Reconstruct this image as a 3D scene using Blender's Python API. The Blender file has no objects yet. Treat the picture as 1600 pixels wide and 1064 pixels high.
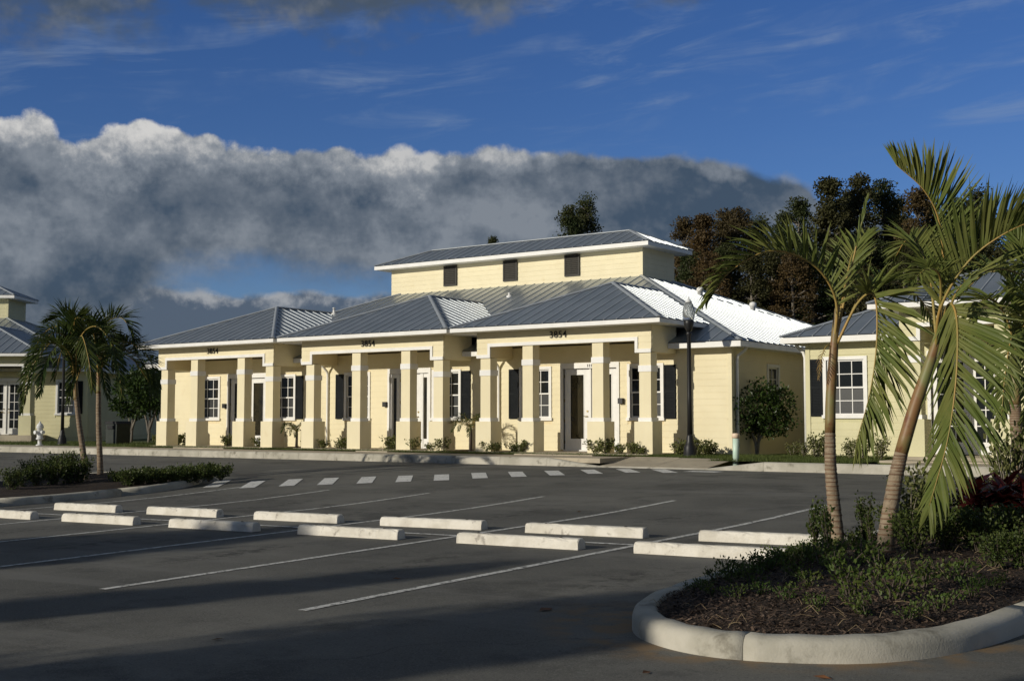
import bpy, bmesh, math, random
from mathutils import Vector, Matrix, Quaternion
R = math.radians
SC = bpy.context.scene
COL = SC.collection

# ------------------------------------------------------------------ camera
FPX, YAW, CZ = 1940.0, R(35.58), 0.886          # focal length in photo pixels, heading, height over the porch floor
PIT = math.atan(125 / FPX)
cam_d = bpy.data.cameras.new('camera'); cam = bpy.data.objects.new('camera', cam_d); COL.objects.link(cam)
cam_d.sensor_width = 36; cam_d.lens = 36 * FPX / 1600; cam_d.clip_end = 4000; cam_d.clip_start = .05
cam.location = (0, 0, CZ); cam.rotation_euler = (R(90) + PIT, 0, YAW)
SC.camera = cam
SC.render.resolution_x, SC.render.resolution_y = 1024, 680
SC.view_settings.view_transform = 'Standard'; SC.view_settings.look = 'None'
SC.view_settings.exposure = 0.0; SC.view_settings.gamma = 1; SC.view_settings.use_curve_mapping = False

# ------------------------------------------------------------------ sun
SUN_EL, SUN_AZ = R(17.0), R(21.5)                # low sun, in front of the facades and a little to their left
to_sun = Vector((-math.sin(SUN_AZ) * math.cos(SUN_EL), -math.cos(SUN_AZ) * math.cos(SUN_EL), math.sin(SUN_EL)))
sun_d = bpy.data.lights.new('sun', 'SUN'); sun = bpy.data.objects.new('sun', sun_d); COL.objects.link(sun)
sun_d.energy = 3.5; sun_d.angle = R(.53); sun_d.color = (1, .93, .79)
sun.rotation_euler = (-to_sun).to_track_quat('-Z', 'Y').to_euler(); sun.location = (-20, -60, 40)

# ------------------------------------------------------------------ sky
class E:
    """arithmetic on shader sockets"""
    nt = None
    def __init__(s, k): s.k = k
    @staticmethod
    def m(op, *a, clamp=False):
        n = E.nt.nodes.new('ShaderNodeMath'); n.operation = op; n.use_clamp = clamp
        for i, x in enumerate(a):
            if isinstance(x, E): E.nt.links.new(x.k, n.inputs[i])
            else: n.inputs[i].default_value = x
        return E(n.outputs[0])
    def __add__(s, o): return E.m('ADD', s, o)
    def __sub__(s, o): return E.m('SUBTRACT', s, o)
    def __mul__(s, o): return E.m('MULTIPLY', s, o)
    def __truediv__(s, o): return E.m('DIVIDE', s, o)
    __radd__ = __add__; __rmul__ = __mul__
    def __rsub__(s, o): return E.m('SUBTRACT', o, s)
    @staticmethod
    def step(x, a, b):
        n = E.nt.nodes.new('ShaderNodeMapRange'); n.interpolation_type = 'SMOOTHSTEP'
        E.nt.links.new(x.k, n.inputs[0]); n.inputs[1].default_value = a; n.inputs[2].default_value = b
        return E(n.outputs[0])
    @staticmethod
    def curve(x, pts):
        n = E.nt.nodes.new('ShaderNodeFloatCurve'); c = n.mapping.curves[0]
        pts = sorted(pts)
        c.points[0].location = pts[0]; c.points[1].location = pts[-1]
        for p in pts[1:-1]: c.points.new(*p)
        n.mapping.update(); E.nt.links.new(x.k, n.inputs[1]); return E(n.outputs[0])
    @staticmethod
    def xyz(x, y, z):
        n = E.nt.nodes.new('ShaderNodeCombineXYZ')
        for i, v in enumerate((x, y, z)):
            if isinstance(v, E): E.nt.links.new(v.k, n.inputs[i])
            else: n.inputs[i].default_value = v
        return E(n.outputs[0])
    @staticmethod
    def noise(v, scale, detail=4, rough=.55, off=(0, 0, 0), stretch=(1, 1, 1), dist=0):
        mp = E.nt.nodes.new('ShaderNodeMapping'); E.nt.links.new(v.k, mp.inputs[0])
        mp.inputs[1].default_value = off; mp.inputs[3].default_value = stretch
        n = E.nt.nodes.new('ShaderNodeTexNoise'); n.inputs['Scale'].default_value = scale
        n.inputs['Detail'].default_value = detail; n.inputs['Roughness'].default_value = rough
        n.inputs['Distortion'].default_value = dist
        E.nt.links.new(mp.outputs[0], n.inputs['Vector']); return E(n.outputs['Fac'])
    @staticmethod
    def voro(v, scale, off=(0, 0, 0), detail=2):
        mp = E.nt.nodes.new('ShaderNodeMapping'); E.nt.links.new(v.k, mp.inputs[0]); mp.inputs[1].default_value = off
        n = E.nt.nodes.new('ShaderNodeTexVoronoi'); n.feature = 'F1'; n.inputs['Scale'].default_value = scale
        pass
        try: n.inputs['Detail'].default_value = 0
        except Exception: pass
        E.nt.links.new(mp.outputs[0], n.inputs['Vector']); return E(n.outputs['Distance'])
    @staticmethod
    def mix(f, a, b):
        n = E.nt.nodes.new('ShaderNodeMix'); n.data_type = 'RGBA'
        for i, x in ((0, f), (6, a), (7, b)):
            if isinstance(x, E): E.nt.links.new(x.k, n.inputs[i])
            elif i == 0: n.inputs[0].default_value = x
            else: n.inputs[i].default_value = (*x, 1)
        return E(n.outputs[2])

world = bpy.data.worlds.new('World'); SC.world = world; world.use_nodes = True
nt = world.node_tree; nt.nodes.clear(); E.nt = nt
out = nt.nodes.new('ShaderNodeOutputWorld')
bg = nt.nodes.new('ShaderNodeBackground'); bg.inputs[1].default_value = 0.1
nt.links.new(bg.outputs[0], out.inputs[0])
sky = nt.nodes.new('ShaderNodeTexSky'); sky.sky_type = 'NISHITA'; sky.sun_disc = False
sky.sun_elevation = SUN_EL; sky.sun_rotation = R(180) + SUN_AZ
sky.air_density = 1.0; sky.dust_density = .35; sky.ozone_density = 2.0; sky.altitude = 0
hsv = nt.nodes.new('ShaderNodeHueSaturation'); hsv.inputs['Saturation'].default_value = 1.18
hsv.inputs['Value'].default_value = .75
nt.links.new(sky.outputs[0], hsv.inputs['Color'])
tint = nt.nodes.new('ShaderNodeMix'); tint.data_type = 'RGBA'; tint.blend_type = 'MULTIPLY'; tint.inputs[0].default_value = 1
nt.links.new(hsv.outputs[0], tint.inputs[6]); tint.inputs[7].default_value = (.52, .66, 1.06, 1)
blue = E(tint.outputs[2])
tc = nt.nodes.new('ShaderNodeTexCoord'); sep = nt.nodes.new('ShaderNodeSeparateXYZ')
nt.links.new(tc.outputs['Generated'], sep.inputs[0])
dx, dy, dz = (E(o) for o in sep.outputs); dv = E(tc.outputs['Generated'])
az = E.m('ARCTAN2', dx, dy) + YAW                       # 0 along the street axis
el = dz / E.m('MAXIMUM', E.m('SQRT', dx * dx + dy * dy), .02)
W4 = math.pi / 4                                        # the cloud bank folds over and over round the horizon
fold = E.m('PINGPONG', az + W4 / 2, W4) * (1 / W4)
cv = lambda pts, k: E.curve(fold, [((a + W4 / 2) / W4, min(1, max(0, e * k))) for a, e in pts])
top = cv([(-.392, .236), (-.369, .240), (-.345, .222), (-.309, .236), (-.27, .236), (-.235, .229), (-.19, .228), (-.10, .222), (.037, .226), (.083, .217), (.145, .216), (.196, .206), (.235, .188), (.262, .165), (.303, .160), (.349, .12), (.392, .09)], 2) * .5
base = cv([(-.392, 0), (-.330, .0), (-.296, .085), (-.254, .112), (-.195, .116), (-.144, .112), (-.052, .108), (.05, .100), (.12, .09), (.2, .05), (.26, .02), (.392, 0)], 2) * .5
cp = E.xyz(az, el, 0)
n_big = E.noise(dv, 9, 5, .58, (3.1, 1.7, .4))
n_sun = E.noise(dv, 9, 5, .58, (3.1 - .014, 1.7 + .006, .4 - .02))     # the same, sampled a little towards the sun
n_puf = E.voro(dv, 19, (.3, .9, .2)); n_pu2 = E.voro(dv, 47, (.1, .5, .7)); n_fin = E.noise(dv, 44, 5, .66, (7.7, 2, 5))
n_fs = E.noise(dv, 44, 5, .66, (7.7 - .0028, 2 + .0012, 5 - .004))
n_str = E.noise(dv, 8, 5, .6, (4, 8, 3), (1, 1, 2.2))
left = E.step(fold, .85, .12)
puff = (.38 - n_puf) * .026 + (.36 - n_pu2) * .018 + (n_fin - .5) * .020
edge = top + .002 + (n_big - .5) * .022 + puff * (.40 + left * .60) - el
ragged = el - base + (n_str - .5) * .07 + (n_fin - .5) * .02
bank = E.step(edge, -.002, .0065) * E.step(ragged, -.016, .026)
relief = (n_big - n_sun) * 3.2 + (n_fin - n_fs) * 1.1 + puff * 11
depth = edge + (n_big - .5) * .10 + (n_str - .5) * .05 - puff * 1.3
lit = E.m('ADD', 1 - E.step(depth / (.42 + left * 1.05), .0, .060), relief * .62, clamp=True)
body = E.m('ADD', (n_str - .5) * 1.8 + (n_big - n_sun) * 3.0 + (n_fin - n_fs) * .6 + puff * (9 + (1 - left) * 8) + left * .22 + (1 - left) * .08, .40, clamp=True)
tone = E.m('MAXIMUM', lit * (.58 + left * .42), body * .56)
c_cloud = E.mix(E.step(tone, .0, .30), (.52, .80, 1.20), (1.08, 1.34, 1.70))
c_cloud = E.mix(E.step(tone, .22, .62), c_cloud, (2.15, 2.42, 2.78))
c_cloud = E.mix(E.step(tone, .52, 1.05), c_cloud, (6.5, 6.4, 6.2))
# low clouds under the bank
low_m = E.step(n_str * .55 + puff * 5 + (.104 - el) * 15, .24, .36) * E.step(el, .125, .103)
low_c = E.mix(E.step(n_str * .8 + relief * .5 + (el - .080) * 8, .34, .66), (.84, 1.10, 1.52), (3.6, 3.7, 3.85))
# dark sheet overhead on the left, folding on above the frame
hi_m = E.step(n_str * .6 + n_big * .5 + puff * 3 + (el - .318) * 5.5 - fold * .40, .36, .56) * E.step(el, .26, .30) * .92
hi_c = E.mix(E.step(n_big + relief * .2, .42, .66), (.66, .90, 1.22), (1.35, 1.55, 1.85))
# thin high streaks
ci = E.noise(E.xyz(az + el * .9, el - az * .16, 0), 1, 5, .62, (3.3, .7, 0), (6, 34, 1), .6)
ci_m = E.step(ci, .46, .80) * E.step(n_big, .34, .56) * E.step(el, .20, .25) * .50
veil = E.step(el, .12, .0) * .5
col = E.mix(veil, blue, (1.0, 1.75, 3.0))
col = E.mix(ci_m, col, (2.6, 3.3, 4.4))
col = E.mix(hi_m, col, hi_c)
col = E.mix(low_m * .92, col, low_c)
col = E.mix(bank * .97, col, c_cloud)
nt.links.new(col.k, bg.inputs[0])
world.cycles.sampling_method = 'MANUAL'; world.cycles.sample_map_resolution = 256

# ------------------------------------------------------------------ pixels and ground
def ray(px, py):
    x, z = (px - 800) / FPX, -(py - 532) / FPX
    y, z = math.cos(PIT) - z * math.sin(PIT), math.sin(PIT) + z * math.cos(PIT)
    return Vector((x * math.cos(YAW) - y * math.sin(YAW), x * math.sin(YAW) + y * math.cos(YAW), z))
AX = Vector((-math.sin(YAW), math.cos(YAW), 0))
def at(px, py, d):                                # the point at distance d along the street axis
    r = ray(px, py); return Vector((0, 0, CZ)) + r * (d / r.dot(AX))
def sstep(a, b, x):
    t = min(1, max(0, (x - a) / (b - a))); return t * t * (3 - 2 * t)
KERB_Y, ROAD_Z = 26.7, -.28
def lot_z(x, y):                                  # the lot falls towards the street and to the left
    p = max(-1.25, -.743 + .013 * max(-60, min(20, x)) + .018 * max(-25, min(30, y)))
    w = sstep(15.5, KERB_Y, y)
    return p * (1 - w) + ROAD_Z * w
def on_lot(px, py):
    r = ray(px, py); z = -.6
    for _ in range(25):
        t = (z - CZ) / r.z; z = z * .5 + .5 * lot_z(r.x * t, r.y * t)
    return Vector((r.x * t, r.y * t, lot_z(r.x * t, r.y * t)))

# ------------------------------------------------------------------ mesh helpers
class MB:
    def __init__(s): s.v, s.f, s.sm = [], [], []
    def face(s, pts, smooth=False):
        b = len(s.v); s.v += [tuple(p) for p in pts]; s.f.append(tuple(range(b, b + len(pts)))); s.sm.append(smooth)
    def box(s, x0, x1, y0, y1, z0, z1):
        b = len(s.v)
        s.v += [(x0, y0, z0), (x1, y0, z0), (x1, y1, z0), (x0, y1, z0), (x0, y0, z1), (x1, y0, z1), (x1, y1, z1), (x0, y1, z1)]
        for q in ((0, 3, 2, 1), (4, 5, 6, 7), (0, 1, 5, 4), (1, 2, 6, 5), (2, 3, 7, 6), (3, 0, 4, 7)):
            s.f.append(tuple(b + i for i in q)); s.sm.append(False)
        return s
    def prism(s, poly, ax, a0, a1):               # poly: 2D points; ax: axis of extrusion
        def mk(p, a): return {'x': (a, p[0], p[1]), 'y': (p[0], a, p[1]), 'z': (p[0], p[1], a)}[ax]
        n = len(poly); b = len(s.v); s.v += [mk(p, a0) for p in poly] + [mk(p, a1) for p in poly]
        s.f.append(tuple(b + i for i in range(n))[::-1]); s.sm.append(False)
        s.f.append(tuple(b + n + i for i in range(n))); s.sm.append(False)
        for i in range(n):
            j = (i + 1) % n; s.f.append((b + i, b + j, b + n + j, b + n + i)); s.sm.append(False)
        return s
    def tube(s, pts, rad, n=8, cap=True, smooth=True):
        pts = [Vector(p) for p in pts]; b = len(s.v)
        rad = rad if hasattr(rad, '__len__') else [rad] * len(pts)
        ref = None
        for i, p in enumerate(pts):
            t = (pts[min(i + 1, len(pts) - 1)] - pts[max(i - 1, 0)])
            t = t.normalized() if t.length > 1e-9 else Vector((0, 0, 1))
            if ref is None: ref = Vector((1, 0, 0)) if abs(t.x) < .9 else Vector((0, 1, 0))
            u = (ref - t * ref.dot(t)).normalized(); w = t.cross(u); ref = u
            for k in range(n):
                a = 2 * math.pi * k / n; s.v.append(tuple(p + (u * math.cos(a) + w * math.sin(a)) * rad[i]))
        for i in range(len(pts) - 1):
            for k in range(n):
                k2 = (k + 1) % n; s.f.append((b + i * n + k, b + i * n + k2, b + (i + 1) * n + k2, b + (i + 1) * n + k)); s.sm.append(smooth)
        if cap:
            s.f.append(tuple(b + k for k in range(n))[::-1]); s.sm.append(False)
            s.f.append(tuple(b + (len(pts) - 1) * n + k for k in range(n))); s.sm.append(False)
        return s
    def lathe(s, prof, n=16, c=(0, 0, 0), smooth=True):
        return s.tube([(c[0], c[1], c[2] + z) for r, z in prof], [max(r, 1e-4) for r, z in prof], n, True, smooth)
    def mesh(s, name, m):
        me = bpy.data.meshes.new(name); me.from_pydata(s.v, [], s.f)
        for q in (m if isinstance(m, (list, tuple)) else [m]): me.materials.append(q)
        me.polygons.foreach_set('use_smooth', s.sm); me.update(); return me
    def build(s, name, m, parent=None): return link(name, s.mesh(name, m), parent)
def link(name, me, parent=None, mx=None):
    o = bpy.data.objects.new(name, me); COL.objects.link(o)
    if parent: o.parent = parent
    if mx is not None: o.matrix_local = mx
    return o
def empty(name, loc=(0, 0, 0), rz=0):
    o = bpy.data.objects.new(name, None); COL.objects.link(o); o.location = loc; o.rotation_euler = (0, 0, rz)
    o.empty_display_size = .2; return o
def tag(o, label=None, cat=None, group=None, kind=None):
    for k, v in (('label', label), ('category', cat), ('group', group), ('kind', kind)):
        if v: o[k] = v
    return o
def copy_tree(o, parent=None):
    c = o.copy(); COL.objects.link(c); c.parent = parent
    for ch in o.children: copy_tree(ch, c)
    return c

# ------------------------------------------------------------------ materials
M = {}
def mat(name, c1, c2=None, rough=.7, metal=0, scale=4, bump=0, bscale=60, detail=5, spec=.4, stretch=(1, 1, 1), coords='Object', ramp=(.35, .65), c3=None, s3=25, r3=(.55, .7)):
    m = bpy.data.materials.new(name); m.use_nodes = True; nt = m.node_tree; E.nt = nt
    b = nt.nodes['Principled BSDF']; b.inputs['Roughness'].default_value = rough; b.inputs['Metallic'].default_value = metal
    b.inputs['Specular IOR Level'].default_value = spec
    t = nt.nodes.new('ShaderNodeTexCoord')
    if coords == 'World': t = nt.nodes.new('ShaderNodeNewGeometry'); v = E(t.outputs['Position'])
    else: v = E(t.outputs[coords])
    if c2 is None: b.inputs['Base Color'].default_value = (*c1, 1)
    else:
        c = E.mix(E.step(E.noise(v, scale, detail, .6, stretch=stretch), *ramp), c1, c2)
        if c3: c = E.mix(E.step(E.noise(v, s3, 6, .65, (5, 3, 1)), *r3), c, c3)
        nt.links.new(c.k, b.inputs['Base Color'])
    if bump:
        bn = nt.nodes.new('ShaderNodeBump'); bn.inputs['Strength'].default_value = bump; bn.inputs['Distance'].default_value = .02
        nt.links.new(E.noise(v, bscale, 4, .6).k, bn.inputs['Height']); nt.links.new(bn.outputs[0], b.inputs['Normal'])
    M[name] = m; return m
def leafmat(name, c1, c2, scale=1.5, trans=.3, rough=.45, rnd=None):
    m = mat(name, c1, c2, rough, scale=scale, coords='World', spec=.25); nt = m.node_tree; E.nt = nt
    b = nt.nodes['Principled BSDF']; o = nt.nodes['Material Output']
    if rnd:                                        # tint that differs from one plant to the next
        oi = nt.nodes.new('ShaderNodeObjectInfo'); src = E(b.inputs['Base Color'].links[0].from_socket)
        c = E.mix(E.step(E(oi.outputs['Random']), .2, .8), src, rnd)
        c = E.mix(.55, src, c); nt.links.new(c.k, b.inputs['Base Color'])
    tr = nt.nodes.new('ShaderNodeBsdfTranslucent'); mx = nt.nodes.new('ShaderNodeMixShader'); mx.inputs[0].default_value = trans
    nt.links.new(b.inputs['Base Color'].links[0].from_socket, tr.inputs[0])
    nt.links.new(b.outputs[0], mx.inputs[1]); nt.links.new(tr.outputs[0], mx.inputs[2]); nt.links.new(mx.outputs[0], o.inputs[0])
    return m
mat('cream', (.79, .71, .49), (.75, .67, .455), .75, scale=1.3, bump=.12, bscale=90, coords='World', c3=(.71, .61, .39), s3=2.2, r3=(.58, .8))
mat('cream_core', (.74, .63, .40), rough=.8)
mat('olive', (.66, .62, .39), (.61, .57, .355), .75, scale=1.3, bump=.12, bscale=90, coords='World')
mat('olive_core', (.58, .55, .33), rough=.8)
mat('white', (.80, .79, .76), (.74, .73, .70), .5, scale=3, coords='World')
mat('metal', (.40, .44, .48), (.33, .37, .41), .36, metal=.72, scale=1.1, coords='World', bump=.05, bscale=3, c3=(.30, .33, .37), s3=3.5, r3=(.6, .8))
mat('seam', (.46, .49, .52), (.40, .43, .46), .45, metal=.45, scale=2, coords='World')
mat('shutter', (.009, .011, .013), (.013, .015, .017), .7, scale=4, spec=.12)
mat('louver', (.022, .020, .016), (.034, .030, .023), .6, scale=8)
mat('glass', (.012, .014, .015), rough=.03, spec=.5)
mat('glass_door', (.035, .03, .018), (.012, .012, .010), .03, scale=1.2, spec=.5, coords='World')
mat('glass_screen', (.045, .047, .048), (.035, .037, .038), .35, scale=40, spec=.3)
mat('black', (.012, .012, .013), rough=.45)
mat('brass', (.45, .35, .15), rough=.3, metal=1)
mat('concrete', (.46, .40, .30), (.36, .31, .235), .85, scale=1.1, bump=.25, bscale=70, coords='World', c3=(.27, .235, .18), s3=5, r3=(.55, .75))
mat('kerb', (.50, .47, .40), (.36, .34, .28), .85, scale=1.4, bump=.25, bscale=60, coords='World', c3=(.17, .155, .12), s3=3.2, r3=(.52, .72))
mat('stop', (.74, .70, .62), (.60, .56, .48), .75, scale=3, bump=.5, bscale=35, coords='World', c3=(.30, .27, .23), s3=6, r3=(.57, .72))
mat('lawn', (.10, .12, .03), (.055, .075, .018), .95, scale=2.5, bump=.6, bscale=40, coords='World', c3=(.16, .13, .055), s3=1.2, r3=(.5, .7))
mat('mulch', (.040, .026, .017), (.018, .012, .009), .95, scale=14, bump=1, bscale=50, coords='World', c3=(.085, .05, .03), s3=30, r3=(.56, .66))
mat('mulch_red', (.12, .035, .018), (.06, .022, .013), .95, scale=9, bump=.8, bscale=50, coords='World')
mat('trunk', (.30, .235, .16), (.20, .15, .10), .85, scale=9, stretch=(1, 1, 3), bump=.5, bscale=25, c3=(.11, .08, .055), s3=14, r3=(.55, .68))
mat('ring', (.13, .075, .045), (.20, .12, .07), .85, scale=14)
mat('shaft', (.19, .20, .075), (.23, .12, .05), .5, scale=3.5, stretch=(1, 1, .5), c3=(.16, .065, .032), s3=6, r3=(.5, .68))
mat('rachis', (.40, .25, .07), (.30, .24, .07), .5, scale=3)
mat('bark', (.10, .08, .06), (.06, .048, .038), .95, scale=8, stretch=(1, 1, .3), bump=.6, bscale=20)
mat('bark_pale', (.34, .30, .24), (.22, .19, .15), .9, scale=8, stretch=(1, 1, .3), bump=.4, bscale=30)
mat('bark_grey', (.20, .175, .14), (.11, .095, .08), .9, scale=3, stretch=(1, 1, .3), coords='World')
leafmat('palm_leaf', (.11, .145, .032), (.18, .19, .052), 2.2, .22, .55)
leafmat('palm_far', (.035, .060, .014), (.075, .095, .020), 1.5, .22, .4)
leafmat('palm_dry', (.24, .16, .06), (.17, .11, .045), 3, .25, .6)
leafmat('shrub_leaf', (.045, .070, .016), (.085, .105, .025), 5, .25, .45)
leafmat('shrub_pale', (.16, .16, .055), (.09, .11, .03), 8, .25, .5)
leafmat('weed_leaf', (.055, .095, .018), (.095, .12, .025), 4, .28, .5)
leafmat('topiary_leaf', (.024, .048, .010), (.045, .072, .016), 5, .2, .4)
leafmat('red_leaf', (.040, .008, .010), (.085, .016, .013), 6, .3, .4)
leafmat('forest_leaf', (.030, .046, .014), (.058, .064, .020), .35, .22, .6, rnd=(.070, .058, .022))
leafmat('forest_rust', (.066, .044, .017), (.105, .068, .026), .35, .22, .6, rnd=(.05, .046, .018))
leafmat('oak_leaf', (.04, .06, .015), (.07, .085, .02), 1, .2, .5)
leafmat('grass_blade', (.10, .125, .03), (.06, .085, .02), 3, .3, .6)
mat('pvc', (.50, .66, .55), (.58, .70, .60), .45, scale=6)
mat('pvc_cap', (.72, .50, .33), (.76, .60, .45), .5, scale=8)
mat('hydrant', (.74, .75, .74), (.62, .63, .62), .45, scale=8)
mat('bin', (.012, .018, .015), (.02, .027, .022), .6, scale=5)
mat('chip', (.055, .034, .022), (.12, .08, .055), .9, scale=9, c3=(.26, .20, .16), s3=20, coords='World', r3=(.62, .68))
mat('straw', (.34, .26, .15), (.22, .15, .08), .8, scale=20)
mat('dead_leaf', (.20, .085, .03), (.12, .05, .02), .8, scale=30)
mat('number', (.03, .026, .02), rough=.4, metal=.3)
mat('conduit', (.55, .55, .53), rough=.5)

def globe_mat():
    m = bpy.data.materials.new('globe'); m.use_nodes = True; b = m.node_tree.nodes['Principled BSDF']
    b.inputs['Base Color'].default_value = (.55, .57, .56, 1); b.inputs['Roughness'].default_value = .12
    b.inputs['Transmission Weight'].default_value = .75; b.inputs['IOR'].default_value = 1.2; M['globe'] = m
globe_mat()
def asphalt_mat():
    m = mat('asphalt', (.104, .101, .089), (.158, .153, .134), .82, scale=.35, coords='World', bump=.35, bscale=130, spec=.3, c3=(.068, .066, .059), s3=.8, r3=(.48, .68))
    nt = m.node_tree; E.nt = nt; b = nt.nodes['Principled BSDF']
    g = E([n for n in nt.nodes if n.type == 'NEW_GEOMETRY'][0].outputs['Position'])
    c = E(b.inputs['Base Color'].links[0].from_socket)
    c = E.mix(E.step(E.noise(g, 70, 3, .75), .50, .70) * .65, c, (.25, .245, .225))          # aggregate
    c = E.mix(E.step(E.noise(g, 45, 3, .7, (3, 1, 0)), .54, .68) * .65, c, (.04, .04, .04))
    c = E.mix(E.step(E.noise(g, 1, 5, .6, (2, 6, 0), (.18, 1.6, 1)), .52, .68) * .35, c, (.20, .195, .18))
    drip = E.step(E.noise(g, .9, 4, .6, (8, 2, 0)), .60, .74) * E.step(E.noise(g, 3, 4, .7), .45, .62)
    c = E.mix(drip * .6, c, (.055, .052, .05))
    v = nt.nodes.new('ShaderNodeTexVoronoi'); v.feature = 'DISTANCE_TO_EDGE'; v.inputs['Scale'].default_value = .16
    wv = nt.nodes.new('ShaderNodeVectorMath'); wv.operation = 'ADD'; nz = nt.nodes.new('ShaderNodeTexNoise'); nz.inputs['Scale'].default_value = 1.2; nz.inputs['Detail'].default_value = 6
    nt.links.new(g.k, nz.inputs['Vector']); sc = nt.nodes.new('ShaderNodeVectorMath'); sc.operation = 'SCALE'; sc.inputs['Scale'].default_value = 1.1
    nt.links.new(nz.outputs['Color'], sc.inputs[0]); nt.links.new(g.k, wv.inputs[0]); nt.links.new(sc.outputs[0], wv.inputs[1]); nt.links.new(wv.outputs[0], v.inputs['Vector'])
    crack = E.step(E(v.outputs['Distance']), .004, .0005) * E.step(E.noise(g, .25, 3, .5, (2, 9, 0)), .55, .65)
    c = E.mix(crack * .6, c, (.03, .03, .03))
    # ochre silt washed down along the kerb of the end island
    sp = nt.nodes.new('ShaderNodeSeparateXYZ'); nt.links.new(g.k, sp.inputs[0]); X, Y, Z = (E(q) for q in sp.outputs)
    dd = E.m('SQRT', (X + 3.85) * (X + 3.85) + (Y - 9.15) * (Y - 9.15))
    fx = E.m('ABSOLUTE', E.m('FRACT', (X + 7.45 + 54) * (1 / 2.7)) - .5)
    bay = E.step(fx, .17, .02) * E.m('MAXIMUM', E.step(E.m('ABSOLUTE', Y - 10.4), 1.6, .2), E.step(E.m('ABSOLUTE', Y - 16.2), 1.6, .2)) * E.step(E.noise(g, 4.5, 5, .7, (3, 3, 1)), .50, .60)
    c = E.mix(bay * .75, c, (.030, .029, .027))                                            # oil dripped in the bays
    tyre = E.step(E.noise(g, 1, 5, .6, (1, 2, 5), (.10, 2.6, 1)), .56, .70) * E.step(Y, 18, 20)
    c = E.mix(tyre * .5, c, (.055, .054, .05))
    silt = E.step(dd, 2.15, 1.72) * E.step(E.noise(g, 3, 4, .6, (1, 1, 4)), .40, .62) * E.step(Y, 9.4, 8.6)
    c = E.mix(silt * .8, c, (.24, .155, .075))
    nt.links.new(c.k, b.inputs['Base Color'])
asphalt_mat()
def paint_mat(name, c, wear):
    m = mat(name, c, tuple(x * .86 for x in c), .7, scale=6, coords='World'); nt = m.node_tree; E.nt = nt
    b = nt.nodes['Principled BSDF']; g = E([n for n in nt.nodes if n.type == 'NEW_GEOMETRY'][0].outputs['Position'])
    k = E.mix(E.step(E.noise(g, 16, 6, .72), wear, wear + .1), E(b.inputs['Base Color'].links[0].from_socket), (.13, .128, .12))
    nt.links.new(k.k, b.inputs['Base Color'])
paint_mat('paint', (.66, .65, .61), .50)
paint_mat('paint_new', (.72, .71, .68), .55)

# ------------------------------------------------------------------ the setting
def grid_mesh(xs, ys, fz):
    v = [(x, y, fz(x, y)) for y in ys for x in xs]; n = len(xs)
    f = [(j * n + i, j * n + i + 1, (j + 1) * n + i + 1, (j + 1) * n + i) for j in range(len(ys) - 1) for i in range(n - 1)]
    b = MB(); b.v, b.f, b.sm = v, f, [True] * len(f); return b
def frange(a, b, s):
    n = max(1, round((b - a) / s)); return [a + (b - a) * i / n for i in range(n + 1)]
def ground_z(x, y):
    inlot = sstep(-80, -76, x) * (1 - sstep(36, 40, x)) * sstep(-50, -46, y)
    if KERB_Y < y < 28.43: return -.36
    if y <= KERB_Y: return (lot_z(x, y) - .07) if inlot > .5 else -.62
    return -.075
gx = [-1500, -600, -250, -120] + frange(-80, 40, 4) + [120, 300, 800, 1500]
gy = [-1000, -300, -120] + frange(-50, 24, 4) + [KERB_Y - .02, KERB_Y + .12, 28.42, 28.46] + frange(30, 60, 10) + [100, 200, 500, 1500, 2600]
tag(grid_mesh(gx, gy, ground_z).build('ground', M['lawn']), kind='structure')
lot = grid_mesh(frange(-76, 36, 1.5), frange(-46, KERB_Y, 1.15), lot_z).build('parking_lot', M['asphalt']); tag(lot, kind='structure')
def strip(p, q, w, name, m, parent, lift=.005, seg=1.0):         # a painted strip that follows the lot
    p, q = Vector(p[:2]), Vector(q[:2]); d = (q - p); n = max(1, int(d.length / seg)); s = Vector((-d.y, d.x)).normalized() * w / 2
    b = MB(); pts = []
    for i in range(n + 1):
        c = p + d * i / n
        for k in (1, -1):
            e = c + s * k; b.v.append((e.x, e.y, lot_z(e.x, e.y) + lift))
    for i in range(n): b.f.append((2 * i, 2 * i + 1, 2 * i + 3, 2 * i + 2)); b.sm.append(False)
    return b.build(name, m, parent)
LX = [-7.45 - 2.70 * i for i in range(6)]
for x in LX: strip((x - .12, 7.55), (x, 18.95), .10, 'stall_line', M['paint'], lot)
strip((-5.62, 13.05), (-21.9, 13.12), .10, 'stall_line', M['paint'], lot, .009)
vx = at(700, 657, 40) - Vector((0, 0, CZ)); cw = Vector((vx.x, vx.y, 0)).normalized()
for px, py in [(340, 756), (395, 757), (455, 754), (513, 752), (573, 750), (632, 748), (690, 746), (749, 743), (808, 741), (866, 739), (924, 737), (981, 735.5), (1038, 736)]:
    c = on_lot(px, py); L = max(.15, min(.85, (KERB_Y - .12 - c.y) / .78))
    strip(c - cw * .85, c + cw * L, .34, 'crossing_bar', M['paint_new'], lot, .008)
p = on_lot(1096, 737); strip(p - Vector((.35, .0, 0)), p + Vector((.45, .0, 0)), .5, 'crossing_bar', M['paint_new'], lot, .008)

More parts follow.
